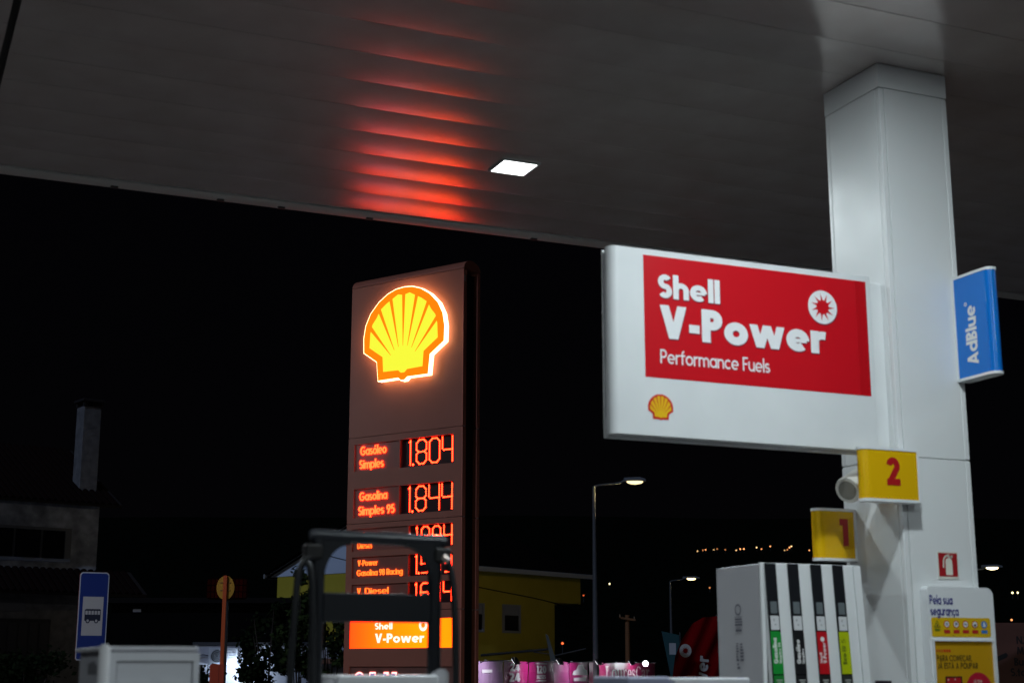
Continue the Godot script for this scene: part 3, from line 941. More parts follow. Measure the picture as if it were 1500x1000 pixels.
func make_pump() -> void:
	var t := thing("fuel_pump", "tall white fuel pump with four coloured grade strips beside the column", "fuel pump", Vector3(3.943, 0.14, -6.5))
	var zf := 0.40                                  # top of the front face, local z
	var body := new_st()
	box(body, Vector3(0.012, 0.0, 0.02), Vector3(0.565, 1.958, zf - 0.02), 0.006)
	part(t, "body", body, M(0.6, 0.61, 0.62, 0.4))
	var side := new_st()
	box(side, Vector3(0.0, 0.05, 0.0), Vector3(0.0115, 1.955, zf - 0.012), 0.003)
	var steel := StandardMaterial3D.new()
	steel.albedo_color = lin(0.78, 0.78, 0.83)
	steel.metallic = 0.25
	steel.roughness = 0.24
	steel.roughness_texture = noise_tex(256, 0.02, Color(0.7, 0.7, 0.7), Color(1, 1, 1), 55)
	steel.uv1_triplanar = true
	steel.uv1_scale = Vector3(3, 0.3, 3)
	var sd := part(t, "side_panel", side, steel)
	var edge := new_st()
	box(edge, Vector3(0.0, 0.05, zf - 0.0115), Vector3(0.022, 1.962, zf + 0.004), 0.003)
	part(t, "side_edge", edge, W)
	# worn vertical maker's print on the side panel
	var grey := M(0.16, 0.16, 0.2, 0.5)
	var sx := -0.0012
	var mk := new_st()
	var rp := stroke(arc(1.745, -0.195, 0.024, 0.024, 0, 360), 0.008)
	var xu := up_x(sx, 0, 0)
	for j in rp.size() - 1:
		quad(mk, xu * Vector3(rp[j][0].x, rp[j][0].y, 0), xu * Vector3(rp[j][1].x, rp[j][1].y, 0), xu * Vector3(rp[j + 1][1].x, rp[j + 1][1].y, 0), xu * Vector3(rp[j + 1][0].x, rp[j + 1][0].y, 0), Vector3.LEFT)
	for q in [[1.668, 1.712, 0.165, 0.235], [1.64, 1.66, 0.17, 0.225], [1.50, 1.585, 0.17, 0.195], [1.50, 1.585, 0.205, 0.235], [1.462, 1.49, 0.175, 0.2]]:
		var y: float = q[0]
		while y < q[1]:
			var hgt := rng.randf_range(0.006, 0.013)
			box(mk, Vector3(sx - 0.0004, y, q[2]), Vector3(sx, minf(y + hgt, q[1]), q[3] - rng.randf_range(0.0, 0.012)))
			y += hgt + 0.005
	part(sd, "worn_print", mk, grey)
	var bl := new_st()
	box(bl, Vector3(sx - 0.0004, 1.412, 0.17), Vector3(sx, 1.424, 0.23))
	part(sd, "blue_mark", bl, M(0.05, 0.08, 0.35, 0.4))
	# leaning front: foot of the face stands 7 cm further out than its top
	var lean := Transform3D(Basis(Vector3.RIGHT, deg_to_rad(-4.0)), Vector3(0, 1.962, zf))
	var fp := new_st()
	box(fp, Vector3(0.0225, -1.55, -0.03), Vector3(0.58, 0.0, 0.0), 0.004, lean)
	part(t, "front_panel", fp, W)
	var rw := new_st()
	box(rw, Vector3(0.535, -1.55, 0.0012), Vector3(0.577, -0.004, 0.014), 0.006, lean)
	part(t, "edge_moulding", rw, W)
	var strips := [
		[0.024, M(0.008, 0.27, 0.035, 0.35), "Gasolina", "Simples 95", M(0.75, 0.8, 0.75, 0.4), M(0.01, 0.2, 0.03, 0.35)],
		[0.153, M(0.012, 0.012, 0.014, 0.3), "Gasóleo", "Simples", M(0.75, 0.75, 0.75, 0.4), M(0.012, 0.012, 0.014, 0.3)],
		[0.286, M(0.5, 0.006, 0.012, 0.35), "V-Power", "Shell", M(0.8, 0.75, 0.75, 0.4), M(0.02, 0.015, 0.015, 0.3)],
		[0.414, M(0.42, 0.5, 0.004, 0.35), "Eco BI 5", "", M(0.08, 0.12, 0.01, 0.4), M(0.03, 0.035, 0.03, 0.3)]]
	for k in 4:
		var s: Array = strips[k]
		var x: float = s[0]
		var ch := new_st()
		box(ch, Vector3(x, -1.45, 0.001), Vector3(x + 0.062, -0.003, 0.009), 0.002, lean)
		var c := part(t, "nozzle_channel", ch, M(0.012, 0.013, 0.016, 0.25))
		var d := new_st()
		box(d, Vector3(x + 0.012, -0.243, 0.0092), Vector3(x + 0.049, -0.186, 0.0125), 0.002, lean)
		part(c, "display", d, M(0.13, 0.15, 0.16, 0.2))
		var cd := new_st()
		box(cd, Vector3(x + 0.008, -0.32, 0.0092), Vector3(x + 0.055, -0.253, 0.0112), 0.001, lean)
		part(c, "price_card", cd, M(0.62, 0.63, 0.65, 0.35))
		var tick := new_st()
		box(tick, Vector3(x + 0.030, -0.298, 0.0113), Vector3(x + 0.035, -0.292, 0.0118), 0, lean)
		box(tick, Vector3(x + 0.024, -0.278, 0.0113), Vector3(x + 0.028, -0.268, 0.0118), 0, lean)
		part(c, "card_print", tick, M(0.12, 0.12, 0.14, 0.4))
		var lb := new_st()
		prism(lb, rrect(x + 0.002, -0.525, x + 0.06, -0.326, [0.002, 0.002, 0.012, 0.002]), 0.0092, 0.0115, lean)
		part(c, "grade_label", lb, s[1])
		var px := lean * Transform3D(Basis(Vector3.UP, Vector3.LEFT, Vector3.BACK), Vector3(x, -0.525, 0.0122))
		if k == 2:
			text_part(c, "lettering", "Shell", 0.050, 0.100, -0.022, 0.014, 0.2, px, s[4])
			text_part(c, "lettering", "V-Power", 0.050, 0.148, -0.046, 0.020, 0.22, px, s[4])
			var bd := new_st()
			prism(bd, ngon(Vector2(0.163, -0.03), 0.012, 0.012, 20), 0.0001, 0.0006, px)
			part(c, "roundel", bd, s[4])
		elif k == 3:
			text_part(c, "lettering", "Eco", 0.046, 0.098, -0.033, 0.022, 0.24, px, s[4])
			text_part(c, "lettering", "BI 5", 0.106, 0.165, -0.034, 0.022, 0.10, px, s[4])
		else:
			text_part(c, "lettering", s[2], 0.048, 0.168 if k == 0 else 0.160, -0.032, 0.023, 0.24, px, s[4])
			text_part(c, "lettering", s[3], 0.048, 0.146 if k == 0 else 0.118, -0.052, 0.013, 0.2, px, s[4])
		var lo := new_st()
		box(lo, Vector3(x + 0.002, -0.72, 0.0092), Vector3(x + 0.06, -0.531, 0.0112), 0.001, lean)
		part(c, "lower_label", lo, s[5])
		var lp := new_st()
		for q in [[-0.556, 0.014, 0.048], [-0.566, 0.02, 0.044], [-0.576, 0.016, 0.046]]:
			box(lp, Vector3(x + q[1], q[0], 0.0113), Vector3(x + q[2], q[0] + 0.005, 0.0117), 0, lean)
		part(c, "lower_print", lp, M(0.4, 0.42, 0.4, 0.4))

func make_near_pumps() -> void:
	# pump with a dark hose mast
	var dark := M(0.009, 0.0105, 0.014, 0.36)
	var z := -4.6
	var t := thing("mast_pump", "white pump head with dark hose mast and hanging black hoses", "fuel pump", Vector3(1.545, 0.14, z - 0.12))
	var b := new_st()
	box(b, Vector3(-0.19, 0.0, -0.16), Vector3(0.21, 1.40, 0.16), 0.02)
	part(t, "body", b, M(0.55, 0.57, 0.6, 0.35))
	var c := new_st()
	box(c, Vector3(-0.165, 1.402, -0.15), Vector3(0.178, 1.444, 0.17), 0.016)
	part(t, "top_cap", c, M(0.7, 0.71, 0.74, 0.3))
	for s in [[-0.175, 1.43], [0.19, 1.462]]:
		var k := new_st()
		tube(k, PackedVector3Array([Vector3(s[0], 1.30, 0.12), Vector3(s[0], s[1] - 0.012, 0.12), Vector3(s[0], s[1], 0.12)]), [0.034, 0.034, 0.022], 20)
		part(t, "post_socket", k, M(0.62, 0.62, 0.66, 0.3))
	for s in [[-0.222, 1.0], [0.175, -1.0]]:
		var x: float = s[0]
		var p := new_st()
		tube(p, PackedVector3Array([Vector3(x, 1.36, 0.12), Vector3(x, 1.845, 0.12), Vector3(x, 1.875, 0.12)]), [0.0225, 0.0225, 0.02], 16)
		var g := part(t, "mast_post", p, dark)
		var q := new_st()                       # curved gusset under the top bar
		var pl := PackedVector2Array([Vector2(0.0, 0.0)])
		for j in 9:
			var a := PI / 2 * j / 8.0
			pl.append(Vector2(0.018 + 0.085 * (1.0 - cos(a)), -0.012 - 0.105 * (1.0 - sin(a))))
		pl.append(Vector2(0.103, 0.0))
		var pp := PackedVector2Array()
		for v in pl:
			pp.append(Vector2(x + v.x * s[1], 1.862 + v.y))
		prism(q, pp, 0.102, 0.138)
		part(g, "gusset", q, dark)
	var bar := new_st()
	tube(bar, PackedVector3Array([Vector3(-0.252, 1.875, 0.12), Vector3(-0.24, 1.877, 0.12), Vector3(0.20, 1.872, 0.12), Vector3(0.212, 1.871, 0.12)]), [0.014, 0.0215, 0.0215, 0.014], 16)
	part(t, "top_bar", bar, M(0.02, 0.023, 0.03, 0.3))
	var bd := new_st()
	box(bd, Vector3(-0.205, 1.607, 0.104), Vector3(0.158, 1.698, 0.136), 0.004)
	part(t, "cross_board", bd, dark)
	for e in [[-0.222, -1.0], [0.175, 1.0]]:
		var cl := new_st()
		box(cl, Vector3(e[0] + e[1] * 0.02 - 0.03, 1.80, 0.10), Vector3(e[0] + e[1] * 0.02 + 0.03, 1.85, 0.15), 0.008)
		part(t, "hose_clamp", cl, M(0.012, 0.011, 0.011, 0.4))
	for pts in [[Vector3(-0.225, 1.80, 0.13), Vector3(-0.262, 1.805, 0.14), Vector3(-0.288, 1.755, 0.14), Vector3(-0.297, 1.65, 0.14), Vector3(-0.306, 1.4, 0.14), Vector3(-0.31, 0.9, 0.15), Vector3(-0.25, 0.5, 0.16)],
		[Vector3(-0.27, 1.79, 0.16), Vector3(-0.258, 1.76, 0.165), Vector3(-0.248, 1.65, 0.165), Vector3(-0.243, 1.4, 0.165), Vector3(-0.24, 0.8, 0.17)],
		[Vector3(0.185, 1.825, 0.13), Vector3(0.207, 1.82, 0.14), Vector3(0.226, 1.755, 0.145), Vector3(0.236, 1.62, 0.15), Vector3(0.24, 1.4, 0.15), Vector3(0.24, 0.8, 0.15), Vector3(0.2, 0.5, 0.16)]]:
		var h := new_st()
		tube(h, curve(pts), [0.0115], 10)
		part(t, "hose", h, M(0.009, 0.01, 0.012, 0.4))
	var fer := new_st()
	tube(fer, PackedVector3Array([Vector3(0.193, 1.822, 0.142), Vector3(0.212, 1.806, 0.146)]), [0.013], 12)
	part(t, "ferrule", fer, M(0.6, 0.5, 0.45, 0.3, 0.6))
	# second pump head, right of it
	t = thing("low_pump", "white low pump head with blue grey end in front of the flag", "fuel pump", Vector3(2.43, 0.14, z - 0.05))
	b = new_st()
	box(b, Vector3(0.0, 0.0, -0.3), Vector3(0.50, 1.395, 0.05), 0.02)
	part(t, "body", b, M(0.6, 0.62, 0.66, 0.35))
	c = new_st()
	box(c, Vector3(0.175, 1.396, -0.3), Vector3(0.485, 1.432, 0.06), 0.014)
	part(t, "top_cap", c, M(0.7, 0.71, 0.75, 0.3))
	var ec := new_st()
	box(ec, Vector3(-0.002, 1.396, -0.22), Vector3(0.168, 1.436, 0.05), 0.012)
	part(t, "end_cover", ec, M(0.28, 0.30, 0.42, 0.4))
	# grey cabinet at the left
	t = thing("service_cabinet", "grey service cabinet with rounded edge in front of the bus stop sign", "cabinet", Vector3(0.671, 0.0, z))
	var up := Basis(Vector3.RIGHT, Vector3.FORWARD, Vector3.UP)
	b = new_st()
	prism(b, rrect(0.012, 0.012, 0.282, 0.60, [0.03, 0.006, 0.006, 0.03], 8), 0.0, 1.655, Transform3D(up, Vector3.ZERO))
	part(t, "body", b, M(0.30, 0.30, 0.33, 0.5))
	var rib := new_st()
	tube(rib, PackedVector3Array([Vector3(0.006, 0.0, 0.0), Vector3(0.006, 1.662, 0.0), Vector3(0.006, 1.674, 0.0)]), [0.017, 0.017, 0.009], 16)
	part(t, "rounded_edge", rib, M(0.72, 0.72, 0.74, 0.4))
	var lid := new_st()
	box(lid, Vector3(0.0, 1.655, -0.61), Vector3(0.286, 1.668, -0.004), 0.006)
	part(t, "lid", lid, M(0.5, 0.5, 0.53, 0.45))
	var fr := new_st()
	holed(fr, Rect2(0.022, 0.05, 0.266, 1.60), [Rect2(0.042, 0.08, 0.228, 1.545)], -0.011, 0.006)
	var g := part(t, "front_frame", fr, M(0.62, 0.63, 0.67, 0.45))
	var pn := new_st()
	box(pn, Vector3(0.044, 0.082, -0.008), Vector3(0.268, 1.623, -0.002), 0.003)
	var pnl := part(t, "front_panel", pn, M(0.6, 0.61, 0.65, 0.45))
	for e in [[0.052, 0.147], [0.17, 0.262]]:
		flat_z(pnl, "raised_field", rrect(e[0], 1.2, e[1], 1.577, [0.018, 0.018, 0.018, 0.018]), 0.004, 0.005, M(0.62, 0.63, 0.67, 0.45))
	var mk := new_st()
	var y := -0.37
	while y < -0.19:
		var wd := rng.randf_range(0.012, 0.026)
		box(mk, Vector3(0.0105, 1.585, y), Vector3(0.0118, 1.585 + rng.randf_range(0.028, 0.044), y + wd))
		y += wd + 0.012
	part(t, "worn_print", mk, M(0.1, 0.1, 0.11, 0.5))

# ------------------------------------------------------------------ price pylon
const LED := {
	"0": [[0.28, 0, 0.72, 0], [0.72, 0, 1, 0.14], [1, 0.14, 1, 0.86], [1, 0.86, 0.72, 1], [0.72, 1, 0.28, 1], [0.28, 1, 0, 0.86], [0, 0.86, 0, 0.14], [0, 0.14, 0.28, 0]],
	"8": [[0.28, 0, 0.72, 0], [0.72, 0, 1, 0.14], [1, 0.14, 1, 0.4], [1, 0.4, 0.8, 0.5], [0.8, 0.5, 1, 0.6], [1, 0.6, 1, 0.86], [1, 0.86, 0.72, 1], [0.72, 1, 0.28, 1], [0.28, 1, 0, 0.86], [0, 0.86, 0, 0.6], [0, 0.6, 0.2, 0.5], [0.2, 0.5, 0, 0.4], [0, 0.4, 0, 0.14], [0, 0.14, 0.28, 0], [0.2, 0.5, 0.8, 0.5]],
	"9": [[0.2, 0, 0.72, 0], [0.72, 0, 1, 0.14], [1, 0.14, 1, 0.86], [1, 0.86, 0.72, 1], [0.72, 1, 0.28, 1], [0.28, 1, 0, 0.86], [0, 0.86, 0, 0.6], [0, 0.6, 0.2, 0.5], [0.2, 0.5, 1, 0.5]],
	"6": [[0.28, 0, 0.72, 0], [0.72, 0, 1, 0.14], [1, 0.14, 1, 0.4], [1, 0.4, 0.8, 0.5], [0.8, 0.5, 0, 0.5], [0, 0.14, 0, 0.86], [0, 0.86, 0.28, 1], [0.28, 1, 0.8, 1], [0, 0.14, 0.28, 0]],
	"5": [[0.1, 0, 0.72, 0], [0.72, 0, 1, 0.14], [1, 0.14, 1, 0.4], [1, 0.4, 0.8, 0.52], [0.8, 0.52, 0, 0.52], [0, 0.52, 0, 1], [0, 1, 0.95, 1]],
	"4": [[0, 1, 0, 0.55], [0, 0.55, 0.14, 0.48], [0.14, 0.48, 1, 0.48], [1, 0, 1, 1]],
	"1": [[1, 0, 1, 1], [0.55, 0.94, 1, 0.96]]}

func led_digit(parent: Node3D, ch: String, x0: float, x1: float, y0: float, y1: float, z: float, m: Material) -> void:
	var st := new_st()
	var pitch := 0.0235
	var hw := 0.0076
	if ch == ".":
		prism(st, ngon(Vector2(x0, y0 + 0.006), 0.014, 0.014, 8), z - 0.004, z)
	else:
		for s in LED[ch]:
			var a := Vector2(lerpf(x0, x1, s[0]), lerpf(y0, y1, s[1]))
			var b := Vector2(lerpf(x0, x1, s[2]), lerpf(y0, y1, s[3]))
			var n := maxi(1, roundi(a.distance_to(b) / pitch))
			var d := (b - a).normalized()
			var w := d.orthogonal()
			for k in n + 1:
				var c := a.lerp(b, float(k) / n)
				var e := d * pitch * 0.41
				var q := [c - e - w * hw, c + e - w * hw, c + e + w * hw, c - e + w * hw]
				quad(st, Vector3(q[0].x, q[0].y, z), Vector3(q[1].x, q[1].y, z), Vector3(q[2].x, q[2].y, z), Vector3(q[3].x, q[3].y, z), Vector3.BACK)
	part(parent, "led_digit" if ch != "." else "led_point", st, m)

func make_pylon() -> void:
	var t := thing("price_pylon", "tall brown price pylon with glowing scallop emblem and red LED prices", "price sign", Vector3(6.78, 0, -17.213), -58.6)
	var skin := rough_mat(Color(0.33, 0.105, 0.058), Color(0.375, 0.12, 0.07), 0.008, 0.4, 0.55, 61)
	var dark := M(0.02, 0.012, 0.01, 0.6)
	var rim := M(0.60, 0.19, 0.12, 0.4)
	var x0 := -1.892
	var core := new_st()
	box(core, Vector3(x0 + 0.03, 0.0, -0.29), Vector3(-0.045, 6.62, -0.07))
	part(t, "core", core, dark)
	var R := func(a: float, b: float, c: float, d: float) -> Rect2: return Rect2(a, b, c - a, d - b)
	var rows := [
		{"lab": R.call(-1.785, 4.16, -1.02, 4.512), "dis": R.call(-1.005, 4.148, -0.136, 4.517), "price": "1.804", "text": [["Gasóleo", -1.690, -1.246, 4.365, 0.118], ["Simples", -1.700, -1.287, 4.186, 0.116]], "big": true, "y": [4.17, 4.49]},
		{"lab": R.call(-1.782, 3.54, -1.02, 3.92), "dis": R.call(-1.005, 3.548, -0.132, 3.918), "price": "1.844", "text": [["Gasolina", -1.69, -1.219, 3.764, 0.112], ["Simples 95", -1.703, -1.089, 3.575, 0.113]], "big": true, "y": [3.567, 3.889]},
		{"lab": R.call(-1.795, 3.104, -0.855, 3.395), "dis": R.call(-0.84, 3.105, -0.131, 3.395), "price": "1.994", "text": [["V-Power", -1.70, -1.37, 3.268, 0.08], ["Diesel", -1.706, -1.464, 3.139, 0.084]], "big": false, "y": [3.126, 3.367]},
		{"lab": R.call(-1.786, 2.755, -0.855, 3.028), "dis": R.call(-0.84, 2.755, -0.131, 3.03), "price": "1.569", "text": [["V-Power", -1.696, -1.357, 2.915, 0.073], ["Gasolina 98 Racing", -1.705, -0.941, 2.787, 0.076]], "big": false, "y": [2.78, 3.008]},
		{"lab": R.call(-1.782, 2.395, -0.855, 2.675), "dis": R.call(-0.84, 2.412, -0.129, 2.68), "price": "1.614", "text": [["V.", -1.70, -1.615, 2.55, 0.08], ["Diesel", -1.56, -1.17, 2.55, 0.08]], "big": false, "y": [2.428, 2.658]}]
	var orange := R.call(-1.80, 1.864, -0.128, 2.222) as Rect2
	var day := R.call(-1.79, 1.15, -0.126, 1.637) as Rect2
	var levels := [[4.609, 6.664, []], [3.468, 4.602, [rows[0].lab, rows[0].dis, rows[1].lab, rows[1].dis]], [2.332, 3.461, [rows[2].lab, rows[2].dis, rows[3].lab, rows[3].dis, rows[4].lab, rows[4].dis]], [0.1, 2.325, [orange, day]]]
	for lv in levels:
		for s in [0, 1]:
			var st := new_st()
			holed(st, R.call(x0, lv[0], -0.0, lv[1]), lv[2] if s == 0 else [], -0.068, 0.0)
			var o := part(t, "skin_panel", st, skin)
			if s == 1:
				o.position = Vector3(x0, 0, -0.36)
				o.rotation.y = PI
		for z in [-0.068, -0.36]:
			var e := new_st()
			box(e, Vector3(0.0005, lv[0], z), Vector3(0.014, lv[1] - 0.004, z + 0.068 + (0.004 if z > -0.1 else 0.0)), 0.003)
			part(t, "edge_rim", e, rim)
	# rounded cap over the top
	var cap := new_st()
	var prof := PackedVector2Array()
	for k in 17:
		var a := PI * k / 16.0
		prof.append(Vector2(0.18 + 0.18 * cos(a), 6.671 + 0.127 * sin(a)))
	prism(cap, prof, x0, 0.014, Transform3D(Basis(Vector3(0, 0, -1), Vector3.UP, Vector3.RIGHT), Vector3.ZERO))
	part(t, "top_cap", cap, skin)
	for k in 4:
		var v := new_st()
		box(v, Vector3(0.0142, 6.50 + k * 0.022, -0.05), Vector3(0.0165, 6.511 + k * 0.022, -0.005))
		part(t, "vent_slot", v, M(0.6, 0.5, 0.4, 0.3))
	for y in [4.606, 3.465, 2.328]:
		for z in [-0.035, -0.325]:
			var b := new_st()
			tube(b, PackedVector3Array([Vector3(0.0, y, z), Vector3(0.02, y, z)]), [0.01], 8)
			part(t, "bolt", b, M(0.6, 0.5, 0.45, 0.3, 0.7))
	# lit scallop emblem standing off the face
	var s := scallop()
	var c := Vector2(-0.898, 5.918)
	var halo := new_st()
	prism(halo, scale_poly(s.out, 1.012, c), 0.02, 0.098)
	var em := part(t, "lit_emblem", halo, E(1.0, 0.6, 0.3, 5.5))
	flat_z(em, "emblem_border", scale_poly(s.out, 0.995, c), 0.103, 0.004, E(1.0, 0.212, 0.0, 1.15))
	flat_z(em, "emblem_fan", scale_poly(s.inn, 1.0, c), 0.106, 0.002, E(0.86, 0.88, 0.04, 1.1))
	for q in s.cuts:
		flat_z(em, "rib_line", scale_poly(q, 1.0, c), 0.108, 0.0015, E(1.0, 0.212, 0.0, 1.15))
	# price rows
	var led := E(1.0, 0.0165, 0.004, 30.0)
	var glow := E(1.0, 0.03, 0.006, 12.0)
	for r in rows:
		var lp := new_st()
		var a: Rect2 = r.lab
		box(lp, Vector3(a.position.x, a.position.y, -0.03), Vector3(a.end.x, a.end.y, -0.018))
		var lab := part(t, "grade_panel", lp, M(0.26, 0.085, 0.055, 0.4))
		for e in r.text:
			var ls := new_st()
			letters(ls, e[0], e[1], e[2], e[3], e[4], 0.15 if r.big else 0.12, plane_z(-0.004), 0.012, 0.07 if r.big else 0.1)
			part(lab, "lit_lettering", ls, glow if r.big else E(1.0, 0.11, 0.012, 3.2))
		var dp := new_st()
		var b: Rect2 = r.dis
		box(dp, Vector3(b.position.x, b.position.y, -0.06), Vector3(b.end.x, b.end.y, -0.046))
		var dis := part(t, "price_display", dp, M(0.022, 0.012, 0.012, 0.3))
		var cells := {0: [-0.872, -0.833], 2: [-0.732, -0.569], 3: [-0.52, -0.354], 4: [-0.31, -0.15]} if r.big else {0: [-0.738, -0.706], 2: [-0.632, -0.505], 3: [-0.452, -0.326], 4: [-0.272, -0.146]}
		# seen through the opening, the digits sit a little further left on their recessed plane
		for k in [0, 2, 3, 4]:
			led_digit(dis, r.price[k], cells[k][0] - 0.03, cells[k][1] - 0.03, r.y[0] + 0.012, r.y[1] + 0.004, -0.04, led)
		led_digit(dis, ".", (-0.79 if r.big else -0.672) - 0.03, 0, r.y[0] + 0.004, 0, -0.04, led)
	# orange lit fuel panel
	var gr := Gradient.new()
	gr.set_color(0, Color(1.0, 0.15, 0.012))
	gr.set_color(1, Color(1.0, 0.285, 0.0))
	gr.add_point(0.35, Color(1.0, 0.255, 0.0))
	gr.add_point(0.7, Color(1.0, 0.30, 0.0))
	var gt := GradientTexture2D.new()
	gt.gradient = gr
	gt.width = 256
	gt.height = 16
	var om := StandardMaterial3D.new()
	om.albedo_color = Color.BLACK
	om.emission_enabled = true
	om.emission_texture = gt
	om.emission = Color.WHITE
	om.emission_operator = BaseMaterial3D.EMISSION_OP_MULTIPLY
	om.emission_energy_multiplier = 6.0
	var op := new_st()
	var oz := -0.012
	var v := [Vector3(orange.position.x, orange.position.y, oz), Vector3(orange.end.x, orange.position.y, oz), Vector3(orange.end.x, orange.end.y, oz), Vector3(orange.position.x, orange.end.y, oz)]
	var uv := [Vector2(0, 1), Vector2(1, 1), Vector2(1, 0), Vector2(0, 0)]
	for k in [0, 2, 1, 0, 3, 2]:
		op.set_normal(Vector3.BACK)
		op.set_uv(uv[k])
		op.add_vertex(v[k])
	var opn := part(t, "orange_panel", op, om)
	var wl := E(1.0, 0.165, 0.14, 7.0)
	text_part(opn, "lit_lettering", "Shell", -1.383, -1.09, 2.098, 0.086, 0.2, plane_z(-0.010), wl)
	text_part(opn, "lit_lettering", "V-Power", -1.379, -0.574, 1.93, 0.118, 0.22, plane_z(-0.010), wl)
	flat_z(opn, "lit_roundel", ngon(Vector2(-0.592, 2.142), 0.068, 0.075), -0.009, 0.001, wl)
	flat_z(opn, "sun_burst", burst(Vector2(-0.592, 2.142), 0.058), -0.0075, 0.001, E(1.0, 0.3, 0.0, 1.0))
	# opening-hours panel
	var hp := new_st()
	box(hp, Vector3(day.position.x, day.position.y, -0.03), Vector3(day.end.x, day.end.y, -0.018))
	var hpn := part(t, "hours_panel", hp, M(0.20, 0.085, 0.06, 0.4))
	text_part(hpn, "lit_lettering", "24 H", -1.715, -1.01, 1.235, 0.335, 0.26, plane_z(-0.008), E(1.0, 0.3, 0.28, 3.6), 0.008)
	text_part(hpn, "lit_lettering_core", "24 H", -1.695, -1.03, 1.257, 0.291, 0.19, plane_z(-0.005), E(0.03, 0.04, 0.45, 1.2))

# ------------------------------------------------------------------ street things
func make_bus_stop() -> void:
	var t := thing("bus_stop_sign", "blue bus stop sign with white square and bus symbol", "road sign", street(-7.26, 26.0), VIEW_YAW + 24)
	var st := new_st()
	box(st, Vector3(-0.03, 0.0, -0.07), Vector3(0.03, 3.1, -0.02), 0.008)
	part(t, "post", st, M(0.35, 0.12, 0.08, 0.4))
	flat_z(t, "plate", rrect(-0.25, 1.75, 0.25, 3.25, [0.04, 0.04, 0.06, 0.06]), 0.02, 0.035, M(0.45, 0.12, 0.09, 0.4))
	var fc := flat_z(t, "blue_face", rrect(-0.232, 1.77, 0.232, 3.23, [0.03, 0.03, 0.05, 0.05]), 0.023, 0.003, M(0.008, 0.035, 0.24, 0.35))
	flat_z(t, "white_edge", rrect(-0.248, 1.752, 0.248, 3.248, [0.04, 0.04, 0.06, 0.06]), 0.0215, 0.001, M(0.6, 0.62, 0.66, 0.35))
	flat_z(fc, "white_square", PackedVector2Array([Vector2(-0.175, 2.17), Vector2(0.172, 2.17), Vector2(0.172, 2.83), Vector2(-0.175, 2.83)]), 0.0245, 0.001, M(0.62, 0.58, 0.55, 0.35))
	var ink := M(0.02, 0.025, 0.05, 0.5)
	var b := flat_z(fc, "bus_symbol", rrect(-0.135, 2.42, 0.135, 2.62, [0.01, 0.01, 0.02, 0.03]), 0.0258, 0.001, ink)
	for k in 5:
		flat_z(b, "bus_window", PackedVector2Array([Vector2(-0.123 + k * 0.0515, 2.525), Vector2(-0.083 + k * 0.0515, 2.525), Vector2(-0.083 + k * 0.0515, 2.59), Vector2(-0.123 + k * 0.0515, 2.59)]), 0.0268, 0.0008, M(0.6, 0.57, 0.54, 0.4))
	for x in [-0.078, 0.066]:
		flat_z(b, "bus_wheel", ngon(Vector2(x, 2.42), 0.036, 0.042, 18), 0.027, 0.001, ink)
		flat_z(b, "bus_wheel", ngon(Vector2(x, 2.42), 0.02, 0.024, 14), 0.028, 0.0008, M(0.6, 0.57, 0.54, 0.4))
	# yellow disc on an orange post, seen from behind
	t = thing("disc_sign", "round yellow sign on an orange post, seen from behind", "road sign", street(-4.98, 26.0), VIEW_YAW)
	var p := new_st()
	box(p, Vector3(-0.035, 0.0, -0.01), Vector3(0.035, 3.19, 0.04), 0.008)
	part(t, "post", p, M(0.62, 0.10, 0.02, 0.4))
	var ds := new_st()
	prism(ds, ngon(Vector2(0.0, 2.985), 0.155, 0.205, 36), -0.03, -0.0105)
	part(t, "disc", ds, M(0.55, 0.27, 0.015, 0.45))
	for y in [2.93, 3.06]:
		var cl := new_st()
		box(cl, Vector3(-0.09, y, -0.0104), Vector3(0.09, y + 0.02, 0.0), 0.003)
		part(t, "bracket", cl, M(0.3, 0.14, 0.02, 0.5))
	var bx := new_st()
	prism(bx, rrect(-0.19, 0.9, 0.055, 1.69, [0.02, 0.02, 0.03, 0.03]), 0.041, 0.09)
	var plate := part(t, "timetable_case", bx, M(0.50, 0.06, 0.02, 0.4))
	var gv := new_st()
	box(gv, Vector3(-0.045, 0.95, 0.0905), Vector3(-0.03, 1.66, 0.095), 0.003)
	part(plate, "case_ridge", gv, M(0.40, 0.05, 0.02, 0.4))
	# dark red lattice board behind it
	t = thing("lattice_board", "dark red round-ended lattice board behind the yellow disc", "sign", street(-6.28, 33.0), VIEW_YAW)
	var bb := new_st()
	prism(bb, rrect(-0.46, 3.1, 0.46, 3.58, [0.1, 0.1, 0.16, 0.16], 8), -0.04, 0.0)
	part(t, "backing", bb, dull(M(0.008, 0.003, 0.002, 0.7)))
	for i in 10:
		for j in 3:
			var q := new_st()
			box(q, Vector3(-0.435 + i * 0.088, 3.135 + j * 0.14, 0.0005), Vector3(-0.36 + i * 0.088, 3.26 + j * 0.14, 0.014), 0.004)
			part(t, "tile", q, dull(M(0.036 + 0.012 * ((i * 7 + j * 3) % 3), 0.005, 0.003, 0.7)))
	var ps := new_st()
	tube(ps, PackedVector3Array([Vector3(0, 0, -0.08), Vector3(0, 3.3, -0.08)]), [0.04], 10)
	part(t, "post", ps, M(0.05, 0.05, 0.05, 0.6))

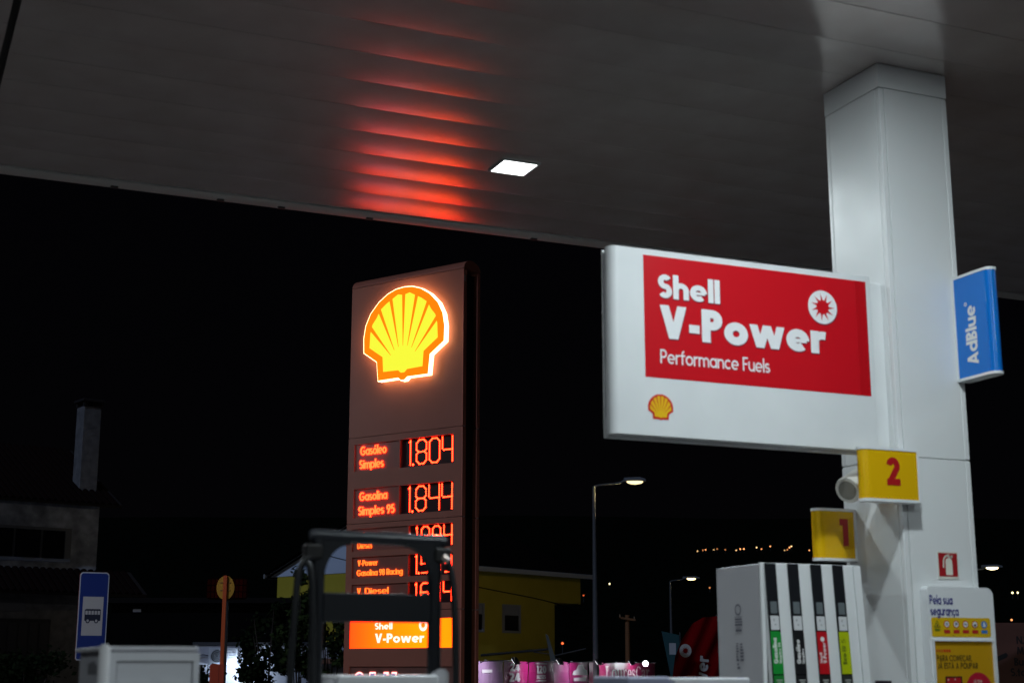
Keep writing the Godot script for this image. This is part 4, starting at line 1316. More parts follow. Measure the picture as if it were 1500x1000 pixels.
func tile_roof(parent: Node3D, called: String, x0: float, x1: float, y0: float, z0: float, y1: float, z1: float, m: Material, edge: Material) -> void:
	# barrel tiles running from the eave (y0, z0) up to (y1, z1)
	var slab := new_st()
	var up := Vector3(0, y1 - y0, z1 - z0).normalized()
	var n := Vector3.RIGHT.cross(up).normalized()
	if n.y < 0.0: n = -n
	var a := Vector3(x0, y0, z0)
	var b := Vector3(x1, y0, z0)
	var c := Vector3(x1, y1, z1)
	var d := Vector3(x0, y1, z1)
	for q in [[a, b, c, d, n], [a - n * 0.1, b - n * 0.1, c - n * 0.1, d - n * 0.1, -n], [a, b, b - n * 0.1, a - n * 0.1, -up], [a, d, d - n * 0.1, a - n * 0.1, Vector3.LEFT], [b, c, c - n * 0.1, b - n * 0.1, Vector3.RIGHT], [d, c, c - n * 0.1, d - n * 0.1, up]]:
		quad(slab, q[0], q[1], q[2], q[3], q[4])
	var roof := part(parent, called, slab, edge)
	var tl := new_st()
	var run := (d - a).length()
	for k in 6:
		var a0 := PI * k / 6.0
		var a1 := PI * (k + 1) / 6.0
		var p0 := Vector3(cos(a0) * 0.085, 0, 0) + n * sin(a0) * 0.06
		var p1 := Vector3(cos(a1) * 0.085, 0, 0) + n * sin(a1) * 0.06
		var n0 := (Vector3(cos(a0), 0, 0) + n * sin(a0)).normalized()
		var n1 := (Vector3(cos(a1), 0, 0) + n * sin(a1)).normalized()
		quad4(tl, p0, p1, p1 + up * run, p0 + up * run, n0, n1, n1, n0)
		tri(tl, Vector3.ZERO, p0, p1, -up, -up, -up)
	var mesh := tl.commit()
	var x := x0 + 0.1
	while x < x1 - 0.05:
		var o := part_mesh(roof, "roof_tile", mesh, m)
		o.position = Vector3(x, y0, z0) + n * 0.002 - up * rng.randf_range(0.0, 0.03)
		x += 0.205

func make_house() -> void:
	# its front runs away to the right; local x along the front, z towards the street
	var t := thing("grey_house", "dark two-storey house with tiled roof and tall chimney on the left", "house", street(-14.5, 42.0), VIEW_YAW + 38.9)
	var wall := rough_mat(Color(0.12, 0.125, 0.14), Color(0.66, 0.68, 0.76), 0.012, 0.25, 0.9, 71, 1.0)
	var low := rough_mat(Color(0.10, 0.095, 0.09), Color(0.24, 0.22, 0.21), 0.02, 0.3, 0.9, 73, 1.0)
	var w := new_st()
	box(w, Vector3(-7.0, 4.2, -7.0), Vector3(2.93, 6.35, 0.0))
	part(t, "upper_wall", w, wall)
	var lw := new_st()
	box(lw, Vector3(-7.0, 0.0, -6.98), Vector3(2.96, 4.2, -0.02))
	part(t, "lower_wall", lw, low)
	var fr := new_st()
	holed(fr, Rect2(-3.6, 4.62, 5.7, 0.98), [Rect2(-3.5, 4.72, 5.42, 0.8)], 0.001, 0.07)
	var win := part(t, "window", fr, M(0.16, 0.16, 0.17, 0.7))
	var gl := new_st()
	box(gl, Vector3(-3.5, 4.72, 0.002), Vector3(1.92, 5.52, 0.012))
	part(win, "pane", gl, M(0.01, 0.01, 0.012, 0.15))
	for x in [-2.2, -0.9, 0.4, 1.2]:
		var mb := new_st()
		box(mb, Vector3(x, 4.72, 0.0125), Vector3(x + 0.06, 5.52, 0.04))
		part(win, "window_bar", mb, M(0.05, 0.05, 0.055, 0.6))
	var tile := dull(M(0.012, 0.006, 0.005, 0.9))
	var edge := dull(M(0.035, 0.03, 0.028, 0.8))
	tile_roof(t, "roof", -7.4, 3.35, 6.32, 0.65, 8.4, -3.4, tile, edge)
	tile_roof(t, "porch_roof", -7.4, 4.0, 3.72, 1.25, 4.42, 0.03, tile, edge)
	var ch := new_st()
	box(ch, Vector3(2.35, 6.3, -0.75), Vector3(2.9, 9.3, -0.2), 0.02)
	var chim := part(t, "chimney", ch, low)
	var cc := new_st()
	for x in [2.33, 2.82]:
		for z in [-0.78, -0.27]:
			box(cc, Vector3(x, 9.302, z), Vector3(x + 0.1, 9.43, z + 0.1))
	part(chim, "cap_pier", cc, edge)
	var cp := new_st()
	box(cp, Vector3(2.27, 9.432, -0.83), Vector3(2.98, 9.52, -0.12), 0.02)
	part(chim, "cap_slab", cp, edge)
	for k in 2:
		var dr := new_st()
		box(dr, Vector3(-1.7 + k * 1.75, 0.0, -0.015), Vector3(-0.1 + k * 1.75, 3.0, 0.05), 0.01)
		var door := part(t, "door", dr, M(0.035, 0.03, 0.03, 0.6))
		for j in 5:
			var sl := new_st()
			box(sl, Vector3(-1.62 + k * 1.75 + j * 0.3, 0.1, 0.0505), Vector3(-1.38 + k * 1.75 + j * 0.3, 2.9, 0.075), 0.008)
			part(door, "door_slat", sl, M(0.05, 0.045, 0.045, 0.6))
	var ln_ := new_st()
	box(ln_, Vector3(-0.2, 3.2, -0.018), Vector3(0.9, 3.55, 0.03), 0.01)
	part(t, "lintel", ln_, M(0.16, 0.15, 0.15, 0.8))
	# low dark outbuilding to its right
	t = thing("shed", "low dark shed between the house and the white garage", "shed", street(-8.4, 37.5), VIEW_YAW)
	var sh := new_st()
	box(sh, Vector3(-1.6, 0.0, -3.0), Vector3(3.4, 3.2, 0.0))
	part(t, "wall", sh, dull(M(0.006, 0.0055, 0.005, 0.9)))
	var sr := new_st()
	box(sr, Vector3(-1.8, 3.201, -3.2), Vector3(3.6, 3.34, 0.25), 0.02)
	part(t, "roof", sr, dull(M(0.015, 0.013, 0.012, 0.8)))
	var dd := new_st()
	box(dd, Vector3(0.9, 0.0, 0.001), Vector3(1.9, 2.2, 0.05), 0.01)
	part(t, "door", dd, M(0.02, 0.02, 0.02, 0.6))
	var pl := new_st()
	box(pl, Vector3(-1.06, 3.0, 0.001), Vector3(-0.86, 3.07, 0.03), 0.005)
	part(t, "wall_plate", pl, M(0.7, 0.7, 0.75, 0.5))

func make_garage_wall() -> void:
	var t := thing("garage", "white garage wall lit behind dark shrubs", "garage", street(-7.14, 34.0), VIEW_YAW)
	var w := new_st()
	box(w, Vector3(0.0, 0.0, -3.0), Vector3(3.4, 2.12, 0.0))
	part(t, "wall", w, rough_mat(Color(0.5, 0.5, 0.54), Color(0.62, 0.62, 0.66), 0.02, 0.4, 0.85, 81))
	var rf := new_st()
	box(rf, Vector3(-0.05, 2.121, -3.1), Vector3(3.5, 2.2, 0.03), 0.01)
	part(t, "roof_edge", rf, M(0.05, 0.05, 0.055, 0.7))
	var fl := new_st()
	box(fl, Vector3(2.3, 1.72, 0.002), Vector3(3.38, 1.84, 0.5), 0.01)
	part(t, "shelf", fl, M(0.28, 0.12, 0.07, 0.7))
	t = thing("air_conditioner", "white air conditioner unit with round fan on the garage wall", "air conditioner", street(-6.78, 33.98, 1.70), VIEW_YAW)
	var b := new_st()
	box(b, Vector3(0.0, 0.0, 0.03), Vector3(0.66, 0.37, 0.25), 0.015)
	part(t, "body", b, M(0.62, 0.64, 0.68, 0.4))
	for k in 4:
		var r := new_st()
		var rr := 0.035 + k * 0.034
		var pts := PackedVector3Array()
		for j in 25:
			pts.append(Vector3(0.2 + cos(TAU * j / 24.0) * rr, 0.19 + sin(TAU * j / 24.0) * rr, 0.258))
		tube(r, pts, [0.005], 6)
		part(t, "fan_ring", r, M(0.5, 0.52, 0.55, 0.4))
	var d := new_st()
	prism(d, ngon(Vector2(0.2, 0.19), 0.145, 0.145, 28), 0.2503, 0.254)
	part(t, "fan_opening", d, M(0.02, 0.02, 0.025, 0.5))
	for k in 5:
		var sl := new_st()
		box(sl, Vector3(0.42, 0.05 + k * 0.058, 0.2505), Vector3(0.62, 0.09 + k * 0.058, 0.258), 0.003)
		part(t, "grille_slat", sl, M(0.55, 0.57, 0.6, 0.4))
	var pp := new_st()
	tube(pp, curve([Vector3(-0.02, 0.2, 0.03), Vector3(-0.18, 0.22, 0.03), Vector3(-0.3, 0.16, 0.03), Vector3(-0.34, -0.1, 0.03)]), [0.012], 6)
	part(t, "pipe", pp, M(0.05, 0.05, 0.05, 0.6))
	# small lamp that lights the wall, half hidden by leaves
	t = thing("wall_lamp", "small bright lamp on the garage wall behind the leaves", "lamp", street(-6.16, 33.95, 1.56), VIEW_YAW)
	var a := new_st()
	box(a, Vector3(-0.02, -0.02, 0.0), Vector3(0.02, 0.02, 0.32), 0.004)
	part(t, "arm", a, M(0.1, 0.1, 0.1, 0.5))
	var g := SphereMesh.new()
	g.radius = 0.05
	g.height = 0.1
	var bulb := part_mesh(t, "bulb", g, E(0.85, 0.92, 1.0, 3.0))
	bulb.position = Vector3(0, 0, 0.38)
	var l := SpotLight3D.new()
	l.name = "glow"
	l.light_color = Color(0.82, 0.9, 1.0)
	l.light_energy = 0.8
	l.light_size = 0.05
	l.spot_range = 30.0
	l.spot_attenuation = 2.0
	l.spot_angle = 80.0
	l.spot_angle_attenuation = 0.3
	l.shadow_enabled = true
	t.add_child(l)
	l.position = Vector3(0, 0, 0.38)      # shines back onto the wall

func make_yellow_house() -> void:
	# local x along the long side (away to the right), z outwards from it; the gable end looks left-forward
	var t := thing("yellow_house", "yellow house with white gable and overhanging upper storey", "house", street(-2.6, 52.0), VIEW_YAW + 50.3)
	var yel := rough_mat(Color(0.55, 0.42, 0.03), Color(0.66, 0.52, 0.05), 0.01, 0.15, 0.9, 91)
	var pale := rough_mat(Color(0.66, 0.72, 0.82), Color(0.74, 0.8, 0.88), 0.01, 0.2, 0.85, 92)
	var dark := dull(M(0.008, 0.006, 0.005, 0.85))
	var w := new_st()
	box(w, Vector3(0, 0, -8.3), Vector3(6.6, 5.05, 0))
	part(t, "wall", w, yel)
	var up := new_st()
	box(up, Vector3(6.601, 4.08, -4.0), Vector3(8.25, 5.05, -0.004))
	part(t, "overhang_storey", up, yel)
	var tri_ := new_st()
	prism(tri_, PackedVector2Array([Vector2(-8.7, 5.06), Vector2(0.4, 5.06), Vector2(0.4, 5.2), Vector2(-4.15, 6.95), Vector2(-8.7, 5.2)]), 0.0, 0.12, Transform3D(Basis(Vector3(0, 0, 1), Vector3.UP, Vector3(-1, 0, 0)), Vector3(0.1, 0, 0)))
	part(t, "gable", tri_, pale)
	for s in [1.0, -1.0]:
		var r := new_st()
		var zc := -4.15
		var a := Vector3(-0.2, 5.16, zc + s * 4.7)
		var b := Vector3(8.5, 5.16, zc + s * 4.7)
		var c := Vector3(8.5, 7.0, zc)
		var d := Vector3(-0.2, 7.0, zc)
		var n := Vector3(0, 0.93, 0.36 * s).normalized()
		for q in [[a, b, c, d, n], [a - Vector3.UP * 0.16, b - Vector3.UP * 0.16, c - Vector3.UP * 0.16, d - Vector3.UP * 0.16, -n]]:
			quad(r, q[0], q[1], q[2], q[3], q[4])
		part(t, "roof", r, dark)
		var e := new_st()
		box(e, Vector3(-0.22, 5.0, zc + s * 4.7 - 0.02), Vector3(8.5, 5.17, zc + s * 4.7 + 0.04), 0.01)
		part(t, "eave_board", e, M(0.4, 0.39, 0.37, 0.7))
	for x in [1.45, 3.5]:
		var f := new_st()
		holed(f, Rect2(x, 2.9, 1.02, 1.02), [Rect2(x + 0.09, 2.98, 0.84, 0.86)], 0.001, 0.06)
		var win := part(t, "window", f, M(0.32, 0.32, 0.35, 0.6))
		var g := new_st()
		box(g, Vector3(x + 0.09, 2.98, 0.002), Vector3(x + 0.93, 3.53, 0.012))
		part(win, "pane", g, M(0.01, 0.01, 0.012, 0.12))
		var sh := new_st()
		for k in 6:
			box(sh, Vector3(x + 0.09, 3.532 + k * 0.051, 0.002), Vector3(x + 0.93, 3.58 + k * 0.051, 0.03), 0.008)
		part(win, "roller_shutter", sh, M(0.34, 0.34, 0.38, 0.6))

func make_banner_fence() -> void:
	# runs from the pylon away to the right; local x along it, z towards the photographer
	var a := street(-1.35, 34.0)
	var b := street(4.75, 50.2)
	var dir := b - a
	var turn := rad_to_deg(atan2(-dir.z, dir.x))
	var L := dir.length()
	var t := thing("banner_fence", "long fence carrying magenta and white advertising banners", "fence", a, turn)
	var st := new_st()
	for k in 9:
		tube(st, PackedVector3Array([Vector3(L * k / 8.0, 0, -0.05), Vector3(L * k / 8.0, 1.83, -0.05)]), [0.03], 8)
	part(t, "post", st, M(0.2, 0.2, 0.2, 0.5))
	var mesh := new_st()
	box(mesh, Vector3(0, 0.0, -0.06), Vector3(L, 0.95, -0.045))
	part(t, "lower_wall", mesh, M(0.2, 0.2, 0.2, 0.8))
	var top := Transform3D()
	var defs := [[0.0, 3.2, Color(0.46, 0.28, 0.48)], [3.25, 5.0, Color(0.42, 0.012, 0.15)], [5.05, 6.9, Color(0.34, 0.012, 0.12)], [6.95, 8.3, Color(0.36, 0.06, 0.2)], [8.35, 10.0, Color(0.44, 0.02, 0.17)], [10.1, L, Color(0.32, 0.01, 0.09)]]
	for d in defs:
		var s := new_st()
		var n := 14
		for k in n:      # cloth with slack
			var x0: float = lerpf(d[0], d[1], float(k) / n)
			var x1: float = lerpf(d[0], d[1], float(k + 1) / n)
			for j in 3:
				var y0 := 1.0 + j * 0.27
				var y1 := y0 + 0.27
				var f := func(x: float, y: float) -> Vector3: return Vector3(x, y - (0.02 * sin(PI * fmod(x, 1.1) / 1.1) if y > 1.7 else 0.0), 0.025 * sin(x * 5.0 + y * 4.0) * sin(PI * clampf((y - 1.0) / 0.81, 0, 1)))
				var p: Array[Vector3] = [f.call(x0, y0), f.call(x1, y0), f.call(x1, y1), f.call(x0, y1)]
				var nn := (p[1] - p[0]).cross(p[3] - p[0]).normalized()
				quad(s, p[0], p[1], p[2], p[3], nn)
		var m := StandardMaterial3D.new()
		m.albedo_color = lin(d[2].r, d[2].g, d[2].b)
		m.roughness = 0.45
		part(t, "banner", s, m)
	var wm := M(0.75, 0.72, 0.74, 0.5)
	for e in [["24", 3.62, 4.3, 1.56, 0.19], ["24", 3.55, 4.32, 1.3, 0.22], ["120", 5.5, 6.3, 1.5, 0.2], ["MESES", 5.55, 6.25, 1.36, 0.1]]:
		text_part(t, "lettering", e[0], e[1], e[2], e[3], e[4], 0.24, plane_z(0.035), wm)
	for q in [[1.75, 1.52, 2.4, 1.6], [5.45, 1.735, 6.35, 1.76], [5.5, 1.3, 6.3, 1.325]]:
		flat_z(t, "white_print", rrect(q[0], q[1], q[2], q[3], [0.01, 0.01, 0.01, 0.01], 2), 0.034, 0.002, wm)
	# car outline printed on the pale banner
	var car := PackedVector2Array()
	for p in [[0, 0], [0.1, 0.14], [0.45, 0.18], [0.7, 0.34], [1.2, 0.36], [1.5, 0.2], [1.8, 0.16], [1.85, 0.0]]:
		car.append(Vector2(8.5 + p[0] * 0.72, 1.45 + p[1] * 0.8))
	flat_z(t, "car_print", car, 0.036, 0.002, wm)
	flat_z(t, "white_print", rrect(8.6, 1.28, 9.7, 1.38, [0.01, 0.01, 0.01, 0.01], 2), 0.034, 0.002, wm)
	for e in [["www.", 10.45, 0.2], ["LouresCar", 11.55, 0.42]]:
		var tm := TextMesh.new()
		var fnt := SystemFont.new()
		fnt.font_names = PackedStringArray(["Droid Serif"])
		tm.font = fnt
		tm.text = e[0]
		tm.font_size = 64
		tm.pixel_size = e[2] / 46.0
		tm.depth = 0.004
		tm.horizontal_alignment = HORIZONTAL_ALIGNMENT_LEFT
		var o := part_mesh(t, "lettering", tm, M(0.6, 0.5, 0.52, 0.5))
		o.position = Vector3(e[1], 1.27 + e[2] * 0.5, 0.036)
		o.scale = Vector3(1.7, 1.0, 1.0)
	# floodlights on short arms in front of the top edge
	var spots := [[1.7, "black floodlight on the fence top next to the pylon", 1.0, 1.15], [4.9, "black floodlight on the fence between the first two magenta banners", 1.0, 1.15], [8.15, "black floodlight on the fence above the white car print", 1.0, 1.15], [11.4, "black floodlight on the fence just right of the street lamp post", 1.0, 1.1], [14.4, "bare bulb glaring on the fence beside the long name banner", 1.0, 1.6]]
	for s in spots:
		var l := thing("floodlight", s[1], "floodlight", t.transform * Vector3(s[0], 1.84, -0.02), turn, "floodlights along the banner fence")
		var arm := new_st()
		tube(arm, PackedVector3Array([Vector3(0, -0.1, 0), Vector3(0, -0.05, 0.1), Vector3(0, -0.03, 0.85)]), [0.012], 8)
		part(l, "arm", arm, M(0.012, 0.012, 0.012, 0.8))
		var hx := Transform3D(Basis(Vector3.RIGHT, deg_to_rad(-35.0)), Vector3(0, -0.05, 0.9))
		if s[0] > 14:
			var bm := SphereMesh.new()
			bm.radius = 0.085
			bm.height = 0.17
			var bo := part_mesh(l, "bulb", bm, E(0.9, 0.97, 1.0, 12.0))
			bo.position = Vector3(0, -0.06, 0.5)
			var ol := OmniLight3D.new()
			ol.name = "glow"
			ol.light_color = Color(0.95, 0.97, 1.0)
			ol.light_energy = 0.7
			ol.light_size = 0.05
			ol.omni_range = 30.0
			ol.omni_attenuation = 2.0
			ol.shadow_enabled = true
			l.add_child(ol)
			ol.position = Vector3(0, -0.06, 0.5)
			continue
		var hd := new_st()
		box(hd, Vector3(-0.13, -0.09, -0.01), Vector3(0.13, 0.09, 0.05), 0.012, hx)
		part(l, "head", hd, M(0.015, 0.015, 0.016, 0.5))
		var gl := new_st()
		box(gl, Vector3(-0.11, -0.07, -0.016), Vector3(0.11, 0.07, -0.0105), 0.002, hx)
		part(l, "lens", gl, E(0.95, 0.95, 1.0, 4.0))
		var sp := SpotLight3D.new()
		sp.name = "glow"
		sp.light_color = Color(0.95, 0.95, 1.0)
		sp.light_energy = s[3]
		sp.light_size = 0.08
		sp.spot_range = 30.0
		sp.spot_attenuation = 2.0
		sp.spot_angle = 68.0
		sp.spot_angle_attenuation = 0.7
		sp.shadow_enabled = true
		l.add_child(sp)
		sp.transform = hx * Transform3D(Basis(), Vector3(0, 0, -0.05))

func lamp_post(label: String, base: Vector3, yaw: float, h: float, reach: float, energy: float, col: Color, glow: float, head := 0.62) -> void:
	var t := thing("street_lamp", label, "street lamp", base, yaw, "street lamps")
	var steel := M(0.11, 0.105, 0.10, 0.5)
	var p := new_st()
	tube(p, PackedVector3Array([Vector3(0, 0, 0), Vector3(0, 1.0, 0), Vector3(0, h * 0.55, 0), Vector3(0, h, 0)]), [0.105, 0.095, 0.07, 0.042], 14)
	part(t, "post", p, steel)
	var a := new_st()
	tube(a, curve([Vector3(0, h - 0.03, 0), Vector3(0.12, h + 0.03, 0), Vector3(reach * 0.6, h + 0.1, 0), Vector3(reach - head * 0.5, h + 0.17, 0)], 5), [0.03, 0.03, 0.026], 10)
	part(t, "arm", a, steel)
	var hd := new_st()
	prism(hd, PackedVector2Array([Vector2(-head * 0.5, 0.0), Vector2(head * 0.5, 0.0), Vector2(head * 0.46, 0.06), Vector2(head * 0.2, 0.11), Vector2(-head * 0.5, 0.09)]), -0.12, 0.12, Transform3D(Basis(), Vector3(reach, h + 0.15, 0)))
	part(t, "head", hd, M(0.2, 0.2, 0.2, 0.5))
	var g := SphereMesh.new()
	g.radius = 0.5
	g.height = 1.0
	var lens := part_mesh(t, "lens", g, E(col.r, col.g, col.b, glow))
	lens.position = Vector3(reach, h + 0.135, 0)
	lens.scale = Vector3(minf(head * 0.75, 0.47), 0.15, 0.22)
	var l := OmniLight3D.new()
	l.name = "glow"
	l.light_color = col.linear_to_srgb()
	l.light_energy = energy
	l.light_size = 0.07
	l.omni_range = 120.0
	l.omni_attenuation = 2.0
	l.shadow_enabled = true
	t.add_child(l)
	l.position = Vector3(reach, h + 0.11, 0)

func make_street_lamps() -> void:
	lamp_post("tall grey street lamp with lit head right of the pylon", street(2.33, 42.0), VIEW_YAW, 6.68, 1.17, 40.0, Color(1.0, 0.80, 0.42), 1.8)
	lamp_post("distant lit street lamp behind the red flag", street(8.46, 80.0), VIEW_YAW, 6.2, 1.13, 14.0, Color(1.0, 0.72, 0.32), 6.0, 0.9)
	lamp_post("lit street lamp at the right beside the column", street(18.4, 60.0), VIEW_YAW, 5.45, 0.9, 10.0, Color(1.0, 0.84, 0.5), 9.0, 0.8)
	lamp_post("street lamp at the roadside left of the station", street(-11.5, 19.0), VIEW_YAW + 20, 6.7, 1.2, 9.0, Color(0.93, 0.95, 1.0), 9.0)

func make_far_things() -> void:
	# timber utility pole
	var t := thing("utility_pole", "wooden utility pole with crossarm in front of the hill", "utility pole", street(4.6, 60.0), VIEW_YAW)
	var p := new_st()
	tube(p, PackedVector3Array([Vector3(0, 0, 0), Vector3(0, 3.72, 0)]), [0.12, 0.09], 10)
	var wood := M(0.22, 0.09, 0.03, 0.8)
	part(t, "pole", p, wood)
	var a := new_st()
	box(a, Vector3(-0.35, -0.04, 0.0), Vector3(0.32, 0.04, 0.08), 0.01, Transform3D(Basis(Vector3.BACK, -0.14), Vector3(0, 3.56, 0.09)))
	part(t, "crossarm", a, wood)
	for x in [-0.3, 0.27]:
		var i := new_st()
		tube(i, PackedVector3Array([Vector3(x, 3.59 - x * 0.14, 0.13), Vector3(x, 3.7 - x * 0.14, 0.13)]), [0.03, 0.02], 8)
		part(t, "insulator", i, M(0.3, 0.2, 0.12, 0.4))
	# wires along the street
	t = thing("overhead_cable", "thin black overhead cable sagging in front of the yellow house", "cable", street(-9.0, 46.0), VIEW_YAW)
	var c := new_st()
	tube(c, curve([Vector3(0, 6.1, 0), Vector3(3.6, 4.95, 0), Vector3(7.95, 4.07, 0), Vector3(10.3, 3.61, -0.5), Vector3(11.6, 3.5, -9.0)], 6), [0.016], 5)
	part(t, "wire", c, dull(M(0.004, 0.004, 0.004, 0.9)))
	# grey tilted mast and its beam in the yard
	t = thing("yard_awning", "folded grey awning arm with dark beam in front of the yellow house", "awning", street(1.0, 46.0), VIEW_YAW)
	var bm := new_st()
	tube(bm, PackedVector3Array([Vector3(-1.95, 2.02, 0), Vector3(0.1, 2.2, 0)]), [0.04], 8)
	part(t, "beam", bm, M(0.015, 0.016, 0.015, 0.8))
	var ms := new_st()
	prism(ms, PackedVector2Array([Vector2(0.02, 2.66), Vector2(0.10, 2.62), Vector2(0.42, 1.6), Vector2(0.55, 0.0), Vector2(0.3, 0.0), Vector2(0.2, 1.7)]), -0.08, 0.08)
	part(t, "folded_cloth", ms, M(0.07, 0.08, 0.075, 0.8))
	for e in [[0.25, 2.0, 1.25, 2.22], [0.2, 2.05, -0.35, 2.12]]:
		var rd := new_st()
		tube(rd, PackedVector3Array([Vector3(e[0], e[1], 0.02), Vector3(e[2], e[3], 0.02)]), [0.02], 6)
		part(t, "rod", rd, M(0.03, 0.03, 0.03, 0.7))
	# feather flags
	t = thing("feather_flag", "red feather flag with white roundel left of the fuel pump", "flag", street(2.95, 24.0), VIEW_YAW)
	var red := M(0.17, 0.002, 0.003, 0.85).duplicate() as StandardMaterial3D
	red.metallic_specular = 0.1
	var outl := [[-0.12, 0.3, 0.38], [-0.3, 0.9, 0.36], [-0.42, 1.4, 0.34], [-0.36, 1.8, 0.38], [-0.24, 2.08, 0.42], [-0.06, 2.32, 0.43], [0.1, 2.41, 0.42], [0.3, 2.43, 0.45]]
	var fl := new_st()
	var fz := func(x: float, y: float) -> float: return 0.03 * sin((x * 0.9 - y * 0.42) * 26.0) + 0.012 * sin((x - y) * 9.0)
	for k in outl.size() - 1:
		for s in 4:
			var y0 := lerpf(outl[k][1], outl[k + 1][1], s / 4.0)
			var y1 := lerpf(outl[k][1], outl[k + 1][1], (s + 1) / 4.0)
			var l0 := lerpf(outl[k][0], outl[k + 1][0], s / 4.0)
			var l1 := lerpf(outl[k][0], outl[k + 1][0], (s + 1) / 4.0)
			var r0 := lerpf(outl[k][2], outl[k + 1][2], s / 4.0)
			var r1 := lerpf(outl[k][2], outl[k + 1][2], (s + 1) / 4.0)
			for j in 20:
				var u0 := j / 20.0
				var u1 := (j + 1) / 20.0
				var q: Array[Vector3] = []
				var ns: Array[Vector3] = []
				for e in [[lerpf(l0, r0, u0), y0], [lerpf(l0, r0, u1), y0], [lerpf(l1, r1, u1), y1], [lerpf(l1, r1, u0), y1]]:
					var x: float = e[0]
					var y: float = e[1]
					q.append(Vector3(x, y, fz.call(x, y)))
					ns.append(Vector3(-(fz.call(x + 0.005, y) - fz.call(x - 0.005, y)) / 0.01, -(fz.call(x, y + 0.005) - fz.call(x, y - 0.005)) / 0.01, 1.0).normalized())
				quad4(fl, q[0], q[1], q[2], q[3], ns[0], ns[1], ns[2], ns[3])
	part(t, "flag_cloth", fl, red)
	var pole := new_st()
	tube(pole, curve([Vector3(0.43, 0, -0.02), Vector3(0.45, 1.5, -0.02), Vector3(0.46, 2.3, -0.02), Vector3(0.3, 2.44, -0.02)], 6), [0.012], 8)
	part(t, "flag_pole", pole, M(0.05, 0.05, 0.05, 0.5))
	var wt := M(0.5, 0.45, 0.4, 0.6)
	var rg := new_st()
	prism(rg, ngon(Vector2(-0.2, 1.89), 0.095, 0.105, 30), 0.045, 0.047)
	var ro := part(t, "roundel", rg, wt)
	flat_z(ro, "sun_burst", burst(Vector2(-0.2, 1.89), 0.078), 0.0485, 0.001, red)
	text_part(t, "lettering", "V-Power", 0, 0, 0, 0.2, 0.21, Transform3D(Basis(Vector3.BACK, deg_to_rad(84)), Vector3(0.07, 0.83, 0.046)), wt)
	t = thing("teal_flag", "teal pennant behind the red feather flag", "flag", street(2.85, 27.0), VIEW_YAW)
	var te := new_st()
	prism(te, PackedVector2Array([Vector2(-0.17, 2.27), Vector2(0.14, 2.2), Vector2(0.18, 1.3), Vector2(0.0, 1.35)]), 0.0, 0.012)
	part(t, "flag_cloth", te, M(0.015, 0.07, 0.075, 0.8))
	var wp := new_st()
	box(wp, Vector3(-0.04, 1.86, 0.0125), Vector3(0.08, 2.06, 0.0145))
	part(t, "white_print", wp, M(0.45, 0.45, 0.45, 0.6))
	var tp := new_st()
	tube(tp, PackedVector3Array([Vector3(0.16, 0, -0.01), Vector3(0.16, 2.25, -0.01)]), [0.012], 8)
	part(t, "flag_pole", tp, M(0.05, 0.05, 0.05, 0.5))
	# brown hoarding at the right edge
	t = thing("hoarding", "dark brown hoarding with black letters at the right edge", "billboard", street(4.95, 16.0), VIEW_YAW)
	var b := new_st()
	box(b, Vector3(-0.6, 0.4, -0.06), Vector3(2.4, 2.085, 0.0), 0.006)
	part(t, "board", b, rough_mat(Color(0.10, 0.036, 0.022), Color(0.14, 0.05, 0.032), 0.01, 0.6, 0.7, 99))
	for x in [-0.3, 2.0]:
		var ps := new_st()
		box(ps, Vector3(x, 0.0, -0.14), Vector3(x + 0.1, 1.9, -0.061), 0.006)
		part(t, "post", ps, M(0.04, 0.03, 0.03, 0.7))
	var ink := M(0.006, 0.005, 0.005, 0.6)
	var pr := plane_z(0.003)
	text_part(t, "lettering", "N.º", 0.40, 0, 1.865, 0.08, 0.18, pr, ink)
	text_part(t, "lettering", "MEL", 0.395, 0, 1.755, 0.08, 0.18, pr, ink)
	text_part(t, "lettering", "Burg", 0.36, 0, 1.64, 0.08, 0.18, pr, ink)
	text_part(t, "lettering", "S.ta", 0.315, 0, 1.53, 0.085, 0.18, pr, ink)
	var pan := new_st()
	prism(pan, ngon(Vector2(0.0, 1.66), 0.16, 0.15, 28), 0.0005, 0.002)
	part(t, "pan_print", pan, ink)
	var hn := new_st()
	prism(hn, PackedVector2Array([Vector2(0.11, 1.70), Vector2(0.28, 1.775), Vector2(0.30, 1.75), Vector2(0.285, 1.725), Vector2(0.14, 1.66)]), 0.0005, 0.0024)
	part(t, "pan_handle_print", hn, ink)
	# lamps on the far slope
	var spots := [[81.0, 650.3, 52.0], [84.1, 656.0, 52.8], [86.1, 661.8, 53.5], [89.7, 661.8, 53.5], [92.0, 667.7, 54.3], [94.8, 661.8, 53.5], [98.8, 656.0, 52.8], [102.4, 667.7, 54.3], [104.0, 667.7, 54.3], [111.8, 679.8, 55.9], [111.9, 667.7, 54.3], [120.2, 692.4, 57.5], [120.1, 656.0, 52.8], [122.4, 661.8, 53.5], [126.7, 679.8, 55.9], [130.0, 692.4, 57.5], [131.0, 656.0, 52.8], [139.2, 686.1, 56.7], [142.4, 426.3, 22.9], [143.9, 426.3, 22.9], [115.7, 348.3, 12.8], [30.0, 459.9, 27.3], [58.6, 443.7, 25.2], [19.9, 416.9, 21.7], [10.1, 301.8, 6.7]]
	var glows := [0.5, 0.3, 0.7, 0.35, 0.25, 0.25, 0.6, 1.1, 1.3, 1.0, 0.8, 0.9, 0.35, 0.4, 1.2, 1.1, 0.8, 0.3, 2.2, 2.2, 0.8, 1.6, 0.4, 0.35, 0.8]
